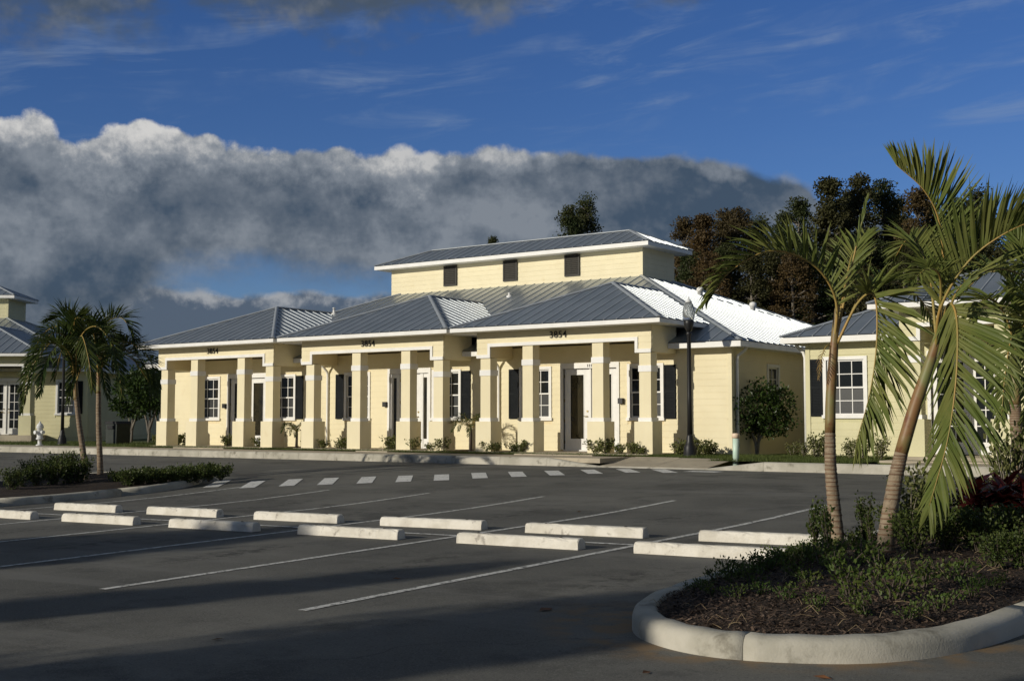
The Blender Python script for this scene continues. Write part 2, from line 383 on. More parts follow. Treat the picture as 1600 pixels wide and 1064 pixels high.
# street kerb with the dropped length at the crossing
kerb = empty('kerb', (0, 0, 0)); tag(kerb, kind='structure')
def kerb_prof(h): return [(KERB_Y + .0, ROAD_Z - .12), (KERB_Y + .18, ROAD_Z - .12), (KERB_Y + .18, ROAD_Z + h), (KERB_Y + .05, ROAD_Z + h), (KERB_Y + .012, ROAD_Z + h - .03)]
RAMP = (-16.5, -13.5)
x = -75.0
while x < 34:
    h0 = .03 if RAMP[0] < x + .75 < RAMP[1] else .21
    ha = .03 if abs(x - RAMP[1]) < .1 else h0; hb = .03 if abs(x + 1.5 - RAMP[0]) < .1 else h0
    kb = MB().prism(kerb_prof(ha), 'x', x + .004, x + 1.496); pb = kerb_prof(hb); kb.v[5:10] = [(x + 1.496, y_, z_) for y_, z_ in pb]   # the ends slope down to the ramp
    kb.build('kerb_segment', M['kerb'], kerb); x += 1.5
WZ = ROAD_Z + .213
side = empty('sidewalk', (0, 0, 0)); tag(side, kind='structure')
def slab(x0, x1, y0, y1, z=WZ, nm='paving_slab', par=side):
    return MB().box(x0 + .008, x1 - .008, y0 + .008, y1 - .008, z - .12, z).build(nm, M['concrete'], par)
x = -75.0
while x < 33:
    if x + 1.5 <= RAMP[0]: slab(x, x + 1.5, KERB_Y + .18, KERB_Y + 1.75)
    elif x >= RAMP[0] - .1 and x < RAMP[1]:         # the ramp rises from the road to the walk
        b = MB(); a0, a1 = KERB_Y + .18, KERB_Y + 1.75
        b.prism([(a0, ROAD_Z - .1), (a1, ROAD_Z - .1), (a1, WZ), (a0, ROAD_Z + .035)], 'x', x + .008, x + 1.492).build('paving_slab', M['concrete'], side)
    elif x > -9.9: slab(x, x + 1.5, KERB_Y + .18, KERB_Y + 1.75)
    x += 1.5
for xx in (-34.9, -33.6, -26.3, -20.3, -19.0): slab(xx, xx + 1.3, KERB_Y + 1.75, 29.20, WZ + .03)
for k in range(5): slab(-9.9 + k * 1.3, -8.6 + k * 1.3, KERB_Y + 1.75, 29.3, WZ + .03)
for k in range(4): slab(-16.4 + 0, -15.1, 28.45 + 0, 29.4, WZ + .005) if k == 0 else None

# ------------------------------------------------------------------ office buildings
EX = .178                                            # height of one course of siding
U = {}
def unit(name, mb, m):
    if name not in U: U[name] = mb.mesh(name, m)
    return U[name]
def frame_mx(o, a, n):                               # local x runs along the wall, local y into it
    a, n = Vector(a), -Vector(n); u = Vector((0, 0, 1))
    return Matrix(((a.x, n.x, u.x, o[0]), (a.y, n.y, u.y, o[1]), (a.z, n.z, u.z, o[2]), (0, 0, 0, 1)))
def cells(a0, a1, z0, z1, ops):
    xs = sorted({a0, a1, *[q for o in ops for q in o[:2] if a0 < q < a1]}); zs = sorted({z0, z1, *[q for o in ops for q in o[2:4] if z0 < q < z1]})
    for i in range(len(xs) - 1):
        for j in range(len(zs) - 1):
            cx, cz = (xs[i] + xs[i + 1]) / 2, (zs[j] + zs[j + 1]) / 2
            if not any(o[0] < cx < o[1] and o[2] < cz < o[3] for o in ops): yield xs[i], xs[i + 1], zs[j], zs[j + 1]
def boards(par, a0, a1, z0, z1, ops, paint, far, proud=0.0):
    ub = unit('siding_board_' + paint, MB().prism([(-.017, 0), (0, 0), (0, EX + .012), (-.007, EX + .012)], 'x', 0, 1), M[paint])
    allb = MB(); z = z0
    while z < z1 - .02:
        h = min(EX, z1 - z); segs = [(a0, a1)]
        for o in ops:
            if o[2] < z + h - .01 and o[3] > z + .01:
                segs = [t for s in segs for t in ((s[0], min(s[1], o[0])), (max(s[0], o[1]), s[1])) if t[1] - t[0] > .03]
        for s in segs:
            if far: allb.prism([(-.017 - proud, z), (0 - proud, z), (0 - proud, z + h), (-.007 - proud, z + h)], 'x', s[0], s[1])
            else: link('siding_board', ub, par, Matrix.Translation((s[0], -proud, z)) @ Matrix.Diagonal((s[1] - s[0], 1, h / EX, 1)))
        z += EX
    if far: tag(allb.build('siding_boards', M[paint], par), kind='stuff')
def wall(par, name, mx, a0, a1, z0, z1, ops, paint, far=False, side=True):
    b = MB()
    for c in cells(a0, a1, z0 - (.35 if z0 < 0 else 0), z1, ops): b.box(c[0], c[1], 0, .16, c[2], c[3])
    w = b.build(name, M[paint + '_core'], par); w.matrix_local = mx
    if side: boards(w, a0, a1, z0, z1, [(o[0] - .09, o[1] + .09, o[2] - .09, o[3] + .1) for o in ops], paint, far)
    return w
def window(par, mx, a0, a1, z0, z1, cols=3):
    b = MB(); t = .09
    b.box(a0 - t, a0, -.045, .07, z0 - .02, z1 + t); b.box(a1, a1 + t, -.045, .07, z0 - .02, z1 + t); b.box(a0, a1, -.045, .07, z1, z1 + t)
    w = b.build('window', M['white'], par); w.matrix_local = mx
    MB().box(a0 - t - .03, a1 + t + .03, -.075, .05, z0 - .085, z0 - .0).build('sill', M['white'], w)
    zm = (z0 + z1) / 2
    for k, (s0, s1, y) in enumerate(((z0, zm + .025, .045), (zm - .025, z1, .02))):
        MB().box(a0 + .03, a1 - .03, y + .014, y + .02, s0 + .03, s1 - .03).build('pane', M['glass_screen' if k == 0 else 'glass'], w)
        f = MB(); e = .042
        f.box(a0, a0 + e, y - .01, y + .03, s0, s1); f.box(a1 - e, a1, y - .01, y + .03, s0, s1)
        f.box(a0 + e, a1 - e, y - .01, y + .03, s0, s0 + e); f.box(a0 + e, a1 - e, y - .01, y + .03, s1 - e, s1)
        f.build('sash', M['white'], w)
        g = MB()
        for i in range(1, cols):
            c = a0 + (a1 - a0) * i / cols; g.box(c - .011, c + .011, y, y + .012, s0 + e, s1 - e)
        cz = (s0 + s1) / 2; g.box(a0 + e, a1 - e, y + .001, y + .013, cz - .011, cz + .011)
        g.build('muntin', M['white'], w)
    return w
def shutter(par, mx, a0, a1, z0, z1):
    b = MB(); zm = (z0 + z1) / 2
    b.box(a0, a1, -.035, -.012, z0, z1)
    for q in ((a0, a0 + .05, z0, z1), (a1 - .05, a1, z0, z1), (a0 + .05, a1 - .05, z0, z0 + .07), (a0 + .05, a1 - .05, z1 - .07, z1), (a0 + .05, a1 - .05, zm - .04, zm + .04)):
        b.box(q[0], q[1], -.055, -.035, q[2], q[3])
    s = b.build('shutter', M['shutter'], par); s.matrix_local = mx
    sl = MB()
    for r0, r1 in ((z0 + .07, zm - .04), (zm + .04, z1 - .07)):
        z = r0
        while z < r1 - .03: sl.prism([(-.037, z), (-.05, z + .004), (-.038, z + .038)], 'x', a0 + .05, a1 - .05); z += .042
    tag(sl.build('slats', M['shutter'], s), kind='stuff'); return s
def door(par, mx, a0, a1, z0, z1, hinge_left=True, french=False, glass=True, proud=.05):
    b = MB(); y0, y1 = proud, proud + .045; st = .125 if french else .195; br = .26 if french else .30; tr = .14 if french else .165
    g = (a0 + st, a1 - st, z0 + br, z1 - tr)
    b.box(a0, g[0], y0, y1, z0, z1); b.box(g[1], a1, y0, y1, z0, z1); b.box(g[0], g[1], y0, y1, z0, g[2]); b.box(g[0], g[1], y0, y1, g[3], z1)
    d = b.build('door', M['white'], par); d.matrix_local = mx
    MB().box(g[0], g[1], y0 + .018, y0 + .026, g[2], g[3]).build('pane', M['glass'] if french else M['glass_door'], d)
    if french:
        m = MB()
        for i in (1, 2): c = g[0] + (g[1] - g[0]) * i / 3; m.box(c - .012, c + .012, y0 + .006, y0 + .018, g[2], g[3])
        for i in range(1, 5): c = g[2] + (g[3] - g[2]) * i / 5; m.box(g[0], g[1], y0 + .007, y0 + .0185, c - .012, c + .012)
        m.build('muntin', M['white'], d)
    else:
        m = MB(); e = .022
        m.box(g[0], g[0] + e, y0 - .008, y0, g[2], g[3]); m.box(g[1] - e, g[1], y0 - .008, y0, g[2], g[3]); m.box(g[0] + e, g[1] - e, y0 - .008, y0, g[2], g[2] + e); m.box(g[0] + e, g[1] - e, y0 - .008, y0, g[3] - e, g[3])
        m.build('glazing_bead', M['white'], d)
    hx = a1 - .085 if hinge_left else a0 + .085
    h = MB(); h.tube([(hx, y0, z0 + .98), (hx, y0 - .055, z0 + .98)], .014, 8); h.tube([(hx, y0 - .05, z0 + .98), (hx + (-.11 if hinge_left else .11), y0 - .05, z0 + .98)], .011, 8); h.tube([(hx, y0, z0 + 1.13), (hx, y0 - .02, z0 + 1.13)], .028, 12)
    h.build('handle', M['brass'], d)
    ex = a0 if hinge_left else a1
    for z in (.22, .85, 1.45, z1 - z0 - .22): MB().box(ex - .014, ex + .014, y0 - .012, y0 + .004, z0 + z - .05, z0 + z + .05).build('hinge', M['brass'], d)
    return d
def door_frame(par, mx, a0, a1, z0, z1, bars=(), head=.16):
    b = MB(); t = .085
    b.box(a0 - t, a0, -.05, .12, z0, z1 + head); b.box(a1, a1 + t, -.05, .12, z0, z1 + head); b.box(a0, a1, -.05, .12, z1, z1 + head)
    for c, w in bars: b.box(c - w / 2, c + w / 2, .01, .12, z0, z1)
    b.box(a0, a1, -.03, .14, z0 - .04, z0 - .002)
    f = b.build('door_frame', M['white'], par); f.matrix_local = mx; return f
def slope_mx(p, d, n, L):
    d, n = Vector(d).normalized(), Vector(n).normalized(); s = n.cross(d)
    return Matrix(((d.x * L, s.x, n.x, p[0]), (d.y * L, s.y, n.y, p[1]), (d.z * L, s.z, n.z, p[2]), (0, 0, 0, 1)))
PITCH = .41; SP = .405
def seam(par, p, q, n):
    d = Vector(q) - Vector(p)
    if d.length < .12: return
    me = unit('roof_seam', MB().prism([(-.017, -.004), (.017, -.004), (.016, .020), (.011, .023), (-.011, .023), (-.016, .020)], 'x', 0, 1), M['seam'])
    link('roof_seam', me, par, slope_mx(p, d, n, d.length))
def cap(par, p, q, n=(0, 0, 1)):
    me = unit('ridge_cap', MB().prism([(-.065, .0), (.065, .0), (.06, .018), (.015, .045), (-.015, .045), (-.06, .018)], 'x', 0, 1), M['seam'])
    d = Vector(q) - Vector(p); nn = Vector(n); nn = (nn - d * nn.dot(d) / d.length_squared)
    link('ridge_cap', me, par, slope_mx(p, d, nn, d.length))
NF, NR, NL = Vector((0, -PITCH, 1)), Vector((PITCH, 0, 1)), Vector((-PITCH, 0, 1))
def number_text(s, size, par, mx, loc, name='house_number'):
    cu = bpy.data.curves.new('t', 'FONT'); cu.body = s; cu.size = size; cu.align_x = 'CENTER'; cu.extrude = .008; cu.offset = .002; cu.space_character = 1.12
    o = bpy.data.objects.new('t', cu); COL.objects.link(o)
    bpy.context.view_layer.update(); me = bpy.data.meshes.new_from_object(o.evaluated_get(bpy.context.evaluated_depsgraph_get()))
    bpy.data.objects.remove(o); me.materials.clear(); me.materials.append(M['number'])
    t = link(name, me, par); t.matrix_local = Matrix.Translation(loc) @ Matrix.Rotation(R(90), 4, 'X'); return t
def hip_roof(root, name, x0, x1, y0, y1, ze, fronts, ze_notch=(), left=True, th=.17):
    """hip roof on an eave rectangle; notches leave the front eave open where a porch joins on"""
    hd = (y1 - y0) / 2; zr = ze + PITCH * hd; rl, rr, yr = x0 + hd, x1 - hd, y0 + hd
    b = MB(); pts = [(x0, y0)]
    for a0, a1, ny in ze_notch: pts += [(a0, y0), (a0, ny), (a1, ny), (a1, y0)]
    pts += [(x1, y0)]; zf = lambda y: ze + PITCH * (y - y0)
    # the front slope is laid in strips between the notch edges
    b.face([(x1, y0, ze), (x1, y1, ze), (rr, yr, zr)]); b.face([(x0, y1, ze), (x0, y0, ze), (rl, yr, zr)]); b.face([(x1, y1, ze), (x0, y1, ze), (rl, yr, zr), (rr, yr, zr)])
    ny = max([n[2] for n in ze_notch], default=y0); zn = zf(ny); dn = ny - y0
    b.face([(x0 + dn, ny, zn), (x1 - dn, ny, zn), (rr, yr, zr), (rl, yr, zr)])
    ed = [x0] + [q for n in ze_notch for q in n[:2]] + [x1]; segs = list(zip(ed[::2], ed[1::2]))
    if ny > y0:
        for s0, s1 in segs:
            b.face([(s0, y0, ze), (s1, y0, ze), (s1 - (dn if s1 == x1 else 0), ny, zn), (s0 + (dn if s0 == x0 else 0), ny, zn)])
    r = b.build(name, M['metal'], root)
    zb = ze - .02
    for s0, s1 in segs:
        MB().box(s0, s1, y0 + .012, y0 + .05, ze - th, zb).build('fascia', M['white'], r)
        MB().box(s0 + (.05 if s0 == x0 else 0), s1 - (.05 if s1 == x1 else 0), y0 + .05, y0 + .56, ze - th + .004, ze - th + .02).build('soffit', M['white'], r)
    for xa, xb, xs in ((x1 - .05, x1 - .012, x1 - .56), (x0 + .012, x0 + .05, x0 + .05)):
        MB().box(xa, xb, y0 + .05, y1 - .05, ze - th, zb).build('fascia', M['white'], r)
        MB().box(xs, xs + .51, y0 + .56, y1 - .05, ze - th + .004, ze - th + .02).build('soffit', M['white'], r)
    MB().box(x0 + .012, x1 - .012, y1 - .05, y1 - .012, ze - th, zb).build('fascia', M['white'], r)
    n = int((x1 - x0) / SP)
    for i in range(n + 1):
        x = x0 + .1 + i * SP
        if x > x1 - .05: break
        s = fronts(x)
        e = y0 + min(x - x0, x1 - x, hd)
        if s < e: seam(r, (x, s, zf(s)), (x, e, zf(e)), NF)
    for i in range(int((y1 - y0) / SP) + 1):
        y = y0 + .1 + i * SP
        if y > y1 - .05: break
        e = min(y - y0, y1 - y, hd)
        seam(r, (x1, y, ze), (x1 - e, y, ze + PITCH * e), NR)
        if left: seam(r, (x0, y, ze), (x0 + e, y, ze + PITCH * e), NL)
    cap(r, (x1, y0, ze), (rr, yr, zr), (1, -1, 1.5)); cap(r, (x1, y1, ze), (rr, yr, zr), (1, 1, 1.5)); cap(r, (x0, y0, ze), (rl, yr, zr), (-1, -1, 1.5)); cap(r, (rl, yr, zr), (rr, yr, zr))
    return r
ME, PE, OV = 3.04, 3.63, .53                          # eaves of the main roof and of the porches, overhang
def building(root, wl, wr, depth, porches, tower, paint, windows=(), side_windows=(), far=False, downs=(), boxes=(), pd=1.43, sidewall='right'):
    FM = frame_mx((0, 0, 0), (1, 0, 0), (0, -1, 0))
    ops = [w[:4] for w in windows] + [q for p in porches for q in p['ops']]
    wall(root, 'wall', FM, wl, wr, -.12, 3.1, ops, paint, far)
    RM = frame_mx((wr, 0, 0), (0, 1, 0), (1, 0, 0)); LM = frame_mx((wl, depth, 0), (0, -1, 0), (-1, 0, 0))
    wall(root, 'wall', RM, .16, depth - .16, -.12, 2.95, [w[:4] for w in side_windows] if sidewall == 'right' else [], paint, far or sidewall != 'right')
    wall(root, 'wall', LM, .16, depth - .16, -.12, 2.95, [w[:4] for w in side_windows] if sidewall == 'left' else [], paint, True, sidewall == 'left')
    wall(root, 'wall', frame_mx((wr, depth, 0), (-1, 0, 0), (0, 1, 0)), 0, wr - wl, -.12, 2.95, [], paint, True, False)
    for x in (wl, wr): MB().box(x - (.0 if x == wl else .09) - (.03 if x == wl else 0), x + (.09 if x == wl else .03), -.034, .12, -.1, 2.86).build('corner_board', M[paint], root)
    for w in windows: window(root, FM, *w[:4]); [shutter(root, FM, *s, w[2] - .03, w[3] + .03) for s in w[4]]
    SM = RM if sidewall == 'right' else LM
    for w in side_windows: window(root, SM, *w[:4], cols=2)
    px0, px1 = [p['x0'] for p in porches], [p['x1'] for p in porches]
    def fronts(x):
        for p in porches:
            a, c = p['x0'] - .58, p['x1'] + .58
            if a < x < c: return -OV + (PE - ME) / PITCH + min(x - a, c - x)
        return -OV
    hip_roof(root, 'roof', wl - OV, wr + OV, -OV, depth + OV, ME, fronts, [(p['x0'], p['x1'], .12) for p in porches], left=sidewall == 'left')
    for k, p in enumerate(porches): porch(root, FM, p, paint, far, pd)
    # clerestory tower
    tx0, tx1, ty0, ty1 = tower; tb = ME + PITCH * (ty0 + OV) - .06
    TM = frame_mx((0, ty0, 0), (1, 0, 0), (0, -1, 0)); lv = [((tx1 - tx0) * f + tx0, (tx1 - tx0) * f + tx0 + .64) for f in (.235, .483, .722)]
    tw = wall(root, 'tower_wall', TM, tx0, tx1, tb, 6.93, [], paint, far)
    for nm, mx, L in (('tower_wall', frame_mx((tx1, ty0, 0), (0, 1, 0), (1, 0, 0)), ty1 - ty0), ('tower_wall', frame_mx((tx0, ty1, 0), (0, -1, 0), (-1, 0, 0)), ty1 - ty0)): wall(root, nm, mx, .16, L, tb, 6.93, [], paint, far)
    wall(root, 'tower_wall', frame_mx((tx1 - .16, ty1, 0), (-1, 0, 0), (0, 1, 0)), 0, tx1 - tx0 - .32, tb, 6.93, [], paint, True, False)
    MB().box(tx1 - .08, tx1 + .03, ty0 - .034, ty0 + .12, tb, 6.86).build('corner_board', M[paint], root)
    for a0, a1 in lv:
        b = MB(); z0, z1 = 6.06, 6.84; b.box(a0, a1, -.04, -.028, z0, z1)
        for q in ((a0, a0 + .05, z0, z1), (a1 - .05, a1, z0, z1), (a0 + .05, a1 - .05, z0, z0 + .05), (a0 + .05, a1 - .05, z1 - .05, z1)): b.box(q[0], q[1], -.07, -.04, q[2], q[3])
        v = b.build('louver_vent', M['louver'], root); v.matrix_local = TM
        z = z0 + .05
        us = unit('slat', MB().prism([(-.042, .05), (-.047, .05), (-.068, .004), (-.062, 0)], 'x', 0, .54), M['louver'])
        while z < z1 - .09: link('slat', us, v, Matrix.Translation((a0 + .05, 0, z))); z += .068
    hip_roof(root, 'tower_roof', tx0 - .5, tx1 + .5, ty0 - .5, ty1 + .5, 7.03, lambda x: ty0 - .5, left=False, th=.16)
    for dxx in downs:
        b = MB(); b.tube([(dxx, -.46, 2.9), (dxx, -.40, 2.80), (dxx, -.10, 2.55), (dxx, -.065, 2.45), (dxx, -.065, .12), (dxx, -.14, .04)], .042, 8)
        b.build('downspout', M['white'], root)
    for bx_, bz in boxes: MB().box(bx_ - .075, bx_ + .075, -.13, -.03, bz - .08, bz + .08).build('intercom_box', M['black'], root)
def porch(root, FM, p, paint, far, pd):
    x0, x1 = p['x0'], p['x1']; dr = .5; y = -pd; zt = PE - .135
    b = MB(); prof = [(x0, 2.75), (x0 + dr, 2.75), (x0 + dr, 3.08), (x1 - dr, 3.08), (x1 - dr, 2.75), (x1, 2.75), (x1, zt), (x0, zt)]
    for q in ((x0, x0 + dr, 2.75, zt), (x0 + dr, x1 - dr, 3.08, zt), (x1 - dr, x1, 2.75, zt)): b.box(q[0], q[1], y, y + .36, q[2], q[3])
    bm = b.build('porch_beam', M[paint + '_core'], root)
    g = link('beam_face', None, bm) if False else bm
    fx = empty('x') if False else None
    t = MB()                                            # white edging
    for q in ((x0 - .0, x0 + dr + .0, 2.735, 2.835), (x1 - dr, x1, 2.735, 2.835), (x0 + dr - .09, x0 + dr, 2.835, 3.065), (x1 - dr, x1 - dr + .09, 2.835, 3.065), (x0 + dr - .09, x1 - dr + .09, 3.065, 3.165)):
        t.box(q[0], q[1], y - .042, y + .0, q[2], q[3])
    t.build('edging', M['white'], bm)
    BM = Matrix.Translation((0, y, 0)); face = MB().box(x0, x1, .001, .003, 3.3, 3.31).build('siding_backer', M[paint + '_core'], bm); face.matrix_local = BM
    boards(face, x0, x0 + dr - .09, 2.835, zt, [], paint, far); boards(face, x1 - dr + .09, x1, 2.835, zt, [], paint, far)
    boards(face, x0 + dr - .09, x1 - dr + .09, 3.165, zt, [], paint, far)
    for xs, nx in ((x1, 1), (x0, -1)):                   # side beams back to the wall
        s = MB().box(min(xs, xs - .3 * nx), max(xs, xs - .3 * nx), y + .36, -.03, 2.75, zt).build('porch_beam', M[paint + '_core'], root)
        mx = frame_mx((xs, y + .02, 0), (0, 1, 0), (1, 0, 0)) if nx > 0 else frame_mx((xs, -.03, 0), (0, -1, 0), (-1, 0, 0))
        f2 = MB().box(.5, .6, .001, .003, 3.2, 3.21).build('siding_backer', M[paint + '_core'], s); f2.matrix_local = mx
        boards(f2, 0, pd - .05, 2.75, zt, [], paint, far or nx < 0)
    MB().box(x0 + .3, x1 - .3, y + .36, -.03, 3.14, 3.17).build('porch_ceiling', M[paint], root)
    # slab, columns
    MB().box(x0 - .1, x1 + .1, y - .32, 0, -.45, p.get('slab', -.015)).build('porch_floor', M['concrete'], root)
    for i, c in enumerate(p['cols']):
        corner = c - x0 < .7 or x1 - c < .7
        top = 2.735 if corner else 3.065
        s = MB().box(c - .18, c + .18, y + .01, y + .35, .86, top).build('column', M[paint], root)
        pe = MB(); pe.box(c - .28, c + .28, y - .10, y + .44, -.40, .86); pe.build('pedestal', M[paint], s)
        zc = 2.30 if corner else 2.57
        MB().box(c - .2, c + .2, y - .012, y + .372, zc - .085, zc + .085).build('band', M['white'], s)
        MB().box(c - .205, c + .205, y - .016, y + .376, .861, .965).build('band', M['white'], s)
    # roof over the porch
    a, c, yf = x0 - .58, x1 + .58, y - .6; h = (c - a) / 2; zr = PE + PITCH * h; ye = -OV + (zr - ME) / PITCH + .12; xm = (a + c) / 2; ys = -OV + (PE - ME) / PITCH + .1
    b = MB(); b.face([(a, yf, PE), (c, yf, PE), (xm, yf + h, zr)])
    b.face([(c, yf, PE), (c, ys, PE), (xm, ye, zr), (xm, yf + h, zr)]); b.face([(a, ys, PE), (a, yf, PE), (xm, yf + h, zr), (xm, ye, zr)])
    r = b.build('porch_roof', M['metal'], root)
    MB().box(a, c, yf + .012, yf + .05, PE - .135, PE - .02).build('fascia', M['white'], r)
    MB().box(a + .05, c - .05, yf + .05, y + .2, PE - .131, PE - .115).build('soffit', M['white'], r)
    for xa, xb, sx in ((c - .05, c - .012, c - .62), (a + .012, a + .05, a + .05)):
        MB().box(xa, xb, yf + .05, ys, PE - .135, PE - .02).build('fascia', M['white'], r); MB().box(sx, sx + .57, y + .2, ys, PE - .131, PE - .115).build('soffit', M['white'], r)
    i = 0
    while a + .1 + i * SP < c - .05:
        x = a + .1 + i * SP; e = min(x - a, c - x); seam(r, (x, yf, PE), (x, yf + e, PE + PITCH * e), NF); i += 1
    i = 0
    while yf + .1 + i * SP < ye:
        yy = yf + .1 + i * SP; e = min(yy - yf, h); s0 = max(0, (ME + PITCH * (yy + OV) - PE) / PITCH)
        if s0 < e:
            seam(r, (c - s0, yy, PE + PITCH * s0), (c - e, yy, PE + PITCH * e), NR)
            seam(r, (a + s0, yy, PE + PITCH * s0), (a + e, yy, PE + PITCH * e), NL)
        i += 1
    cap(r, (c, yf, PE), (xm, yf + h, zr), (1, -1, 1.5)); cap(r, (a, yf, PE), (xm, yf + h, zr), (-1, -1, 1.5)); cap(r, (xm, yf + h, zr), (xm, ye - .1, zr))
    if p.get('num'): number_text(p['num'], .27, bm, None, (p.get('numx', (x0 + x1) / 2 - .05), y - .034, 3.25))
    for w in p['wins']:
        window(root, FM, *w[:4]); [shutter(root, FM, *s, w[2] - .03, w[3] + .03) for s in w[4]]
    for u in p['units']:
        k, a0, a1 = u; z0, z1 = .03, 2.42; m = (a0 + a1) / 2
        if k == 'pair':
            door_frame(root, FM, a0, a1, z0, z1, [(m, .05)]); door(root, FM, a0 + .01, m - .03, z0, z1, True); door(root, FM, m + .03, a1 - .01, z0, z1, False)
        elif k == 'french':
            door_frame(root, FM, a0, a1, z0, z1, [(m, .04)]); door(root, FM, a0 + .01, m - .025, z0, z1, True, True); door(root, FM, m + .025, a1 - .01, z0, z1, False, True)
        else:
            door_frame(root, FM, a0, a1, z0, z1, [(a0 + .05, .1), (a0 + .33, .12), (a1 - .33, .12), (a1 - .05, .1)])
            door(root, FM, a0 + .40, a1 - .40, z0, z1, True)
            for s0 in (a0 + .10, a1 - .27):
                b = MB(); b.box(s0, s0 + .17, .03, .10, z0, z0 + .27); b.box(s0, s0 + .17, .03, .10, z1 - .14, z1); b.box(s0, s0 + .012, .03, .10, z0 + .27, z1 - .14)
                sd = b.build('sidelight', M['white'], root); sd.matrix_local = FM
                MB().box(s0, s0 + .17, .055, .062, z0 + .27, z1 - .14).build('pane', M['glass_door'], sd)
CX, WY = -26.94, 30.98
def pw(x0, wa, wb, ua, ub, kind, x1, cols, num):            # porch of the row, given in metres along the street
    L = lambda q: q - CX
    Z0, Z1 = .97, 2.42
    wins = [(L(wa), L(wa) + 1.0, Z0, Z1, [(L(wa) - .47, L(wa) - .11)]), (L(wb), L(wb) + 1.0, Z0, Z1, [(L(wb) + 1.11, L(wb) + 1.47)])]
    return dict(x0=L(x0), x1=L(x1), cols=[L(c) for c in cols], num=num, wins=wins, units=[(kind, L(ua), L(ub))], ops=[w[:4] for w in wins] + [(L(ua) - .0, L(ub), -.02, 2.42)])
P3 = [pw(-37.12, -36.45, -32.55, -34.88, -32.93, 'pair', -31.09, (-36.78, -35.15, -32.71, -31.3), '3854'),
      pw(-29.75, -29.05, -25.22, -27.10, -25.44, 'side', -23.71, (-29.37, -27.31, -25.23, -23.92), '3854'),
      pw(-22.42, -21.78, -17.98, -20.28, -18.42, 'pair', -16.49, (-22.12, -20.59, -18.21, -16.7), '3854')]
main = empty('office_building', (CX, WY, 0)); tag(main, 'pale yellow office building with three porches numbered 3854 and a long louvered roof tower', 'building', 'office buildings')
building(main, -11.72, 12.12, 15.0, P3, (-5.73, 5.74, 6.42, 8.72), 'cream', side_windows=[(2.4, 3.1, 1.1, 2.42), (5.6, 6.5, .95, 2.42), (9.0, 9.9, .95, 2.42)], downs=(-22.62 - CX, -29.88 - CX), boxes=((-35.06 - CX, 1.42), (-27.26 - CX, 1.42), (-18.26 - CX, 1.45)))
t111 = number_text('111', .11, main, None, (-19.33 - CX, -.056, 2.46), 'door_number')
# corner gutter pipe, roof vents
b = MB(); b.tube([(12.5, .25, 2.93), (12.42, .25, 2.80), (12.22, .22, 2.66), (12.2, .22, 2.5), (12.2, .22, .1)], .045, 8); b.build('downspout', M['white'], main)
b = MB(); b.box(-.62, .62, 0, .16, 0, 0) if False else None
for vx_, vy_, hh, rr in ((-6.9, 4.35, .22, .05), (1.05, 5.05, .1, .05)):
    z = ME + PITCH * (vy_ + OV); MB().lathe([(rr * 2.2, -.06), (rr * 2.2, .02), (rr, .05), (rr, hh), (rr * 1.15, hh), (rr * 1.15, hh + .03), (0, hh + .03)], 10, (vx_, vy_, z)).build('vent_pipe', M['white'], main)
for vy_, s0 in ((7.6, 5.3), (9.7, 4.3)):                    # hooded vents on the right slope
    x, z = 12.65 - s0, ME + PITCH * s0; b = MB()
    b.lathe([(.09, -.1), (.09, .10), (.12, .11), (.13, .19), (.11, .25), (.05, .28), (0, .285)], 12, (x, vy_, z)); b.build('roof_vent', M['white'], main)

# neighbour on the right, same make in a greener paint
rb = empty('office_building', (-12.9 + 12.12, 31.6, .06)); RX = -12.9 + 12.12
tag(rb, 'greenish yellow office building beside the foreground palms, with paned french doors under its porch', 'building', 'office buildings')
r_ = lambda q: q - RX
rw = [(r_(-12.36), r_(-11.34), .97, 2.42, [(r_(-12.80), r_(-12.47))])]
rp = [dict(x0=r_(-9.8), x1=r_(-3.7), cols=[r_(q) for q in (-9.5, -7.42, -5.3, -4.0)], wins=[], units=[('french', r_(-9.62), r_(-7.75))], ops=[(r_(-9.62), r_(-7.75), -.02, 2.42)], slab=-.03),
      dict(x0=r_(-2.4), x1=r_(3.7), cols=[r_(q) for q in (-2.1, -.5, 1.8, 3.4)], wins=[], units=[], ops=[])]
building(rb, -12.12, 12.12, 15.0, rp, (-5.73, 5.74, 6.42, 8.72), 'olive', windows=rw, boxes=((r_(-9.86), 1.45),), pd=1.8, sidewall='left', far=False)
b = MB(); b.tube([(-12.5, .1, 2.93), (-12.42, .1, 2.80), (-12.26, .1, 2.66), (-12.22, .12, 2.5), (-12.22, .12, .1)], .045, 8); b.build('downspout', M['white'], rb)

# neighbour on the left, turned to face the lot
ru, rv = Vector((math.cos(YAW), math.sin(YAW), 0)), AX
ctr = ru * (-19.5 - 12.12) + rv * 57.1
lb = empty('office_building', (ctr.x, ctr.y, .25), YAW); tag(lb, 'olive office building behind the far palms, turned towards the parking lot', 'building', 'office buildings')
lp = [dict(x0=4.15, x1=10.15, cols=(4.45, 5.6, 7.35, 9.85), wins=[], units=[('french', 7.45, 9.3)], ops=[(7.45, 9.3, -.02, 2.42)]),
      dict(x0=-4.4, x1=1.6, cols=(-4.1, -2.5, -.1, 1.3), wins=[], units=[('french', -2.35, -.45)], ops=[(-2.35, -.45, -.02, 2.42)])]
building(lb, -12.12, 12.12, 15.0, lp, (-5.73, 5.74, 6.42, 8.72), 'olive', windows=[(10.75, 11.5, .97, 2.42, [(11.6, 11.9)])], far=True)

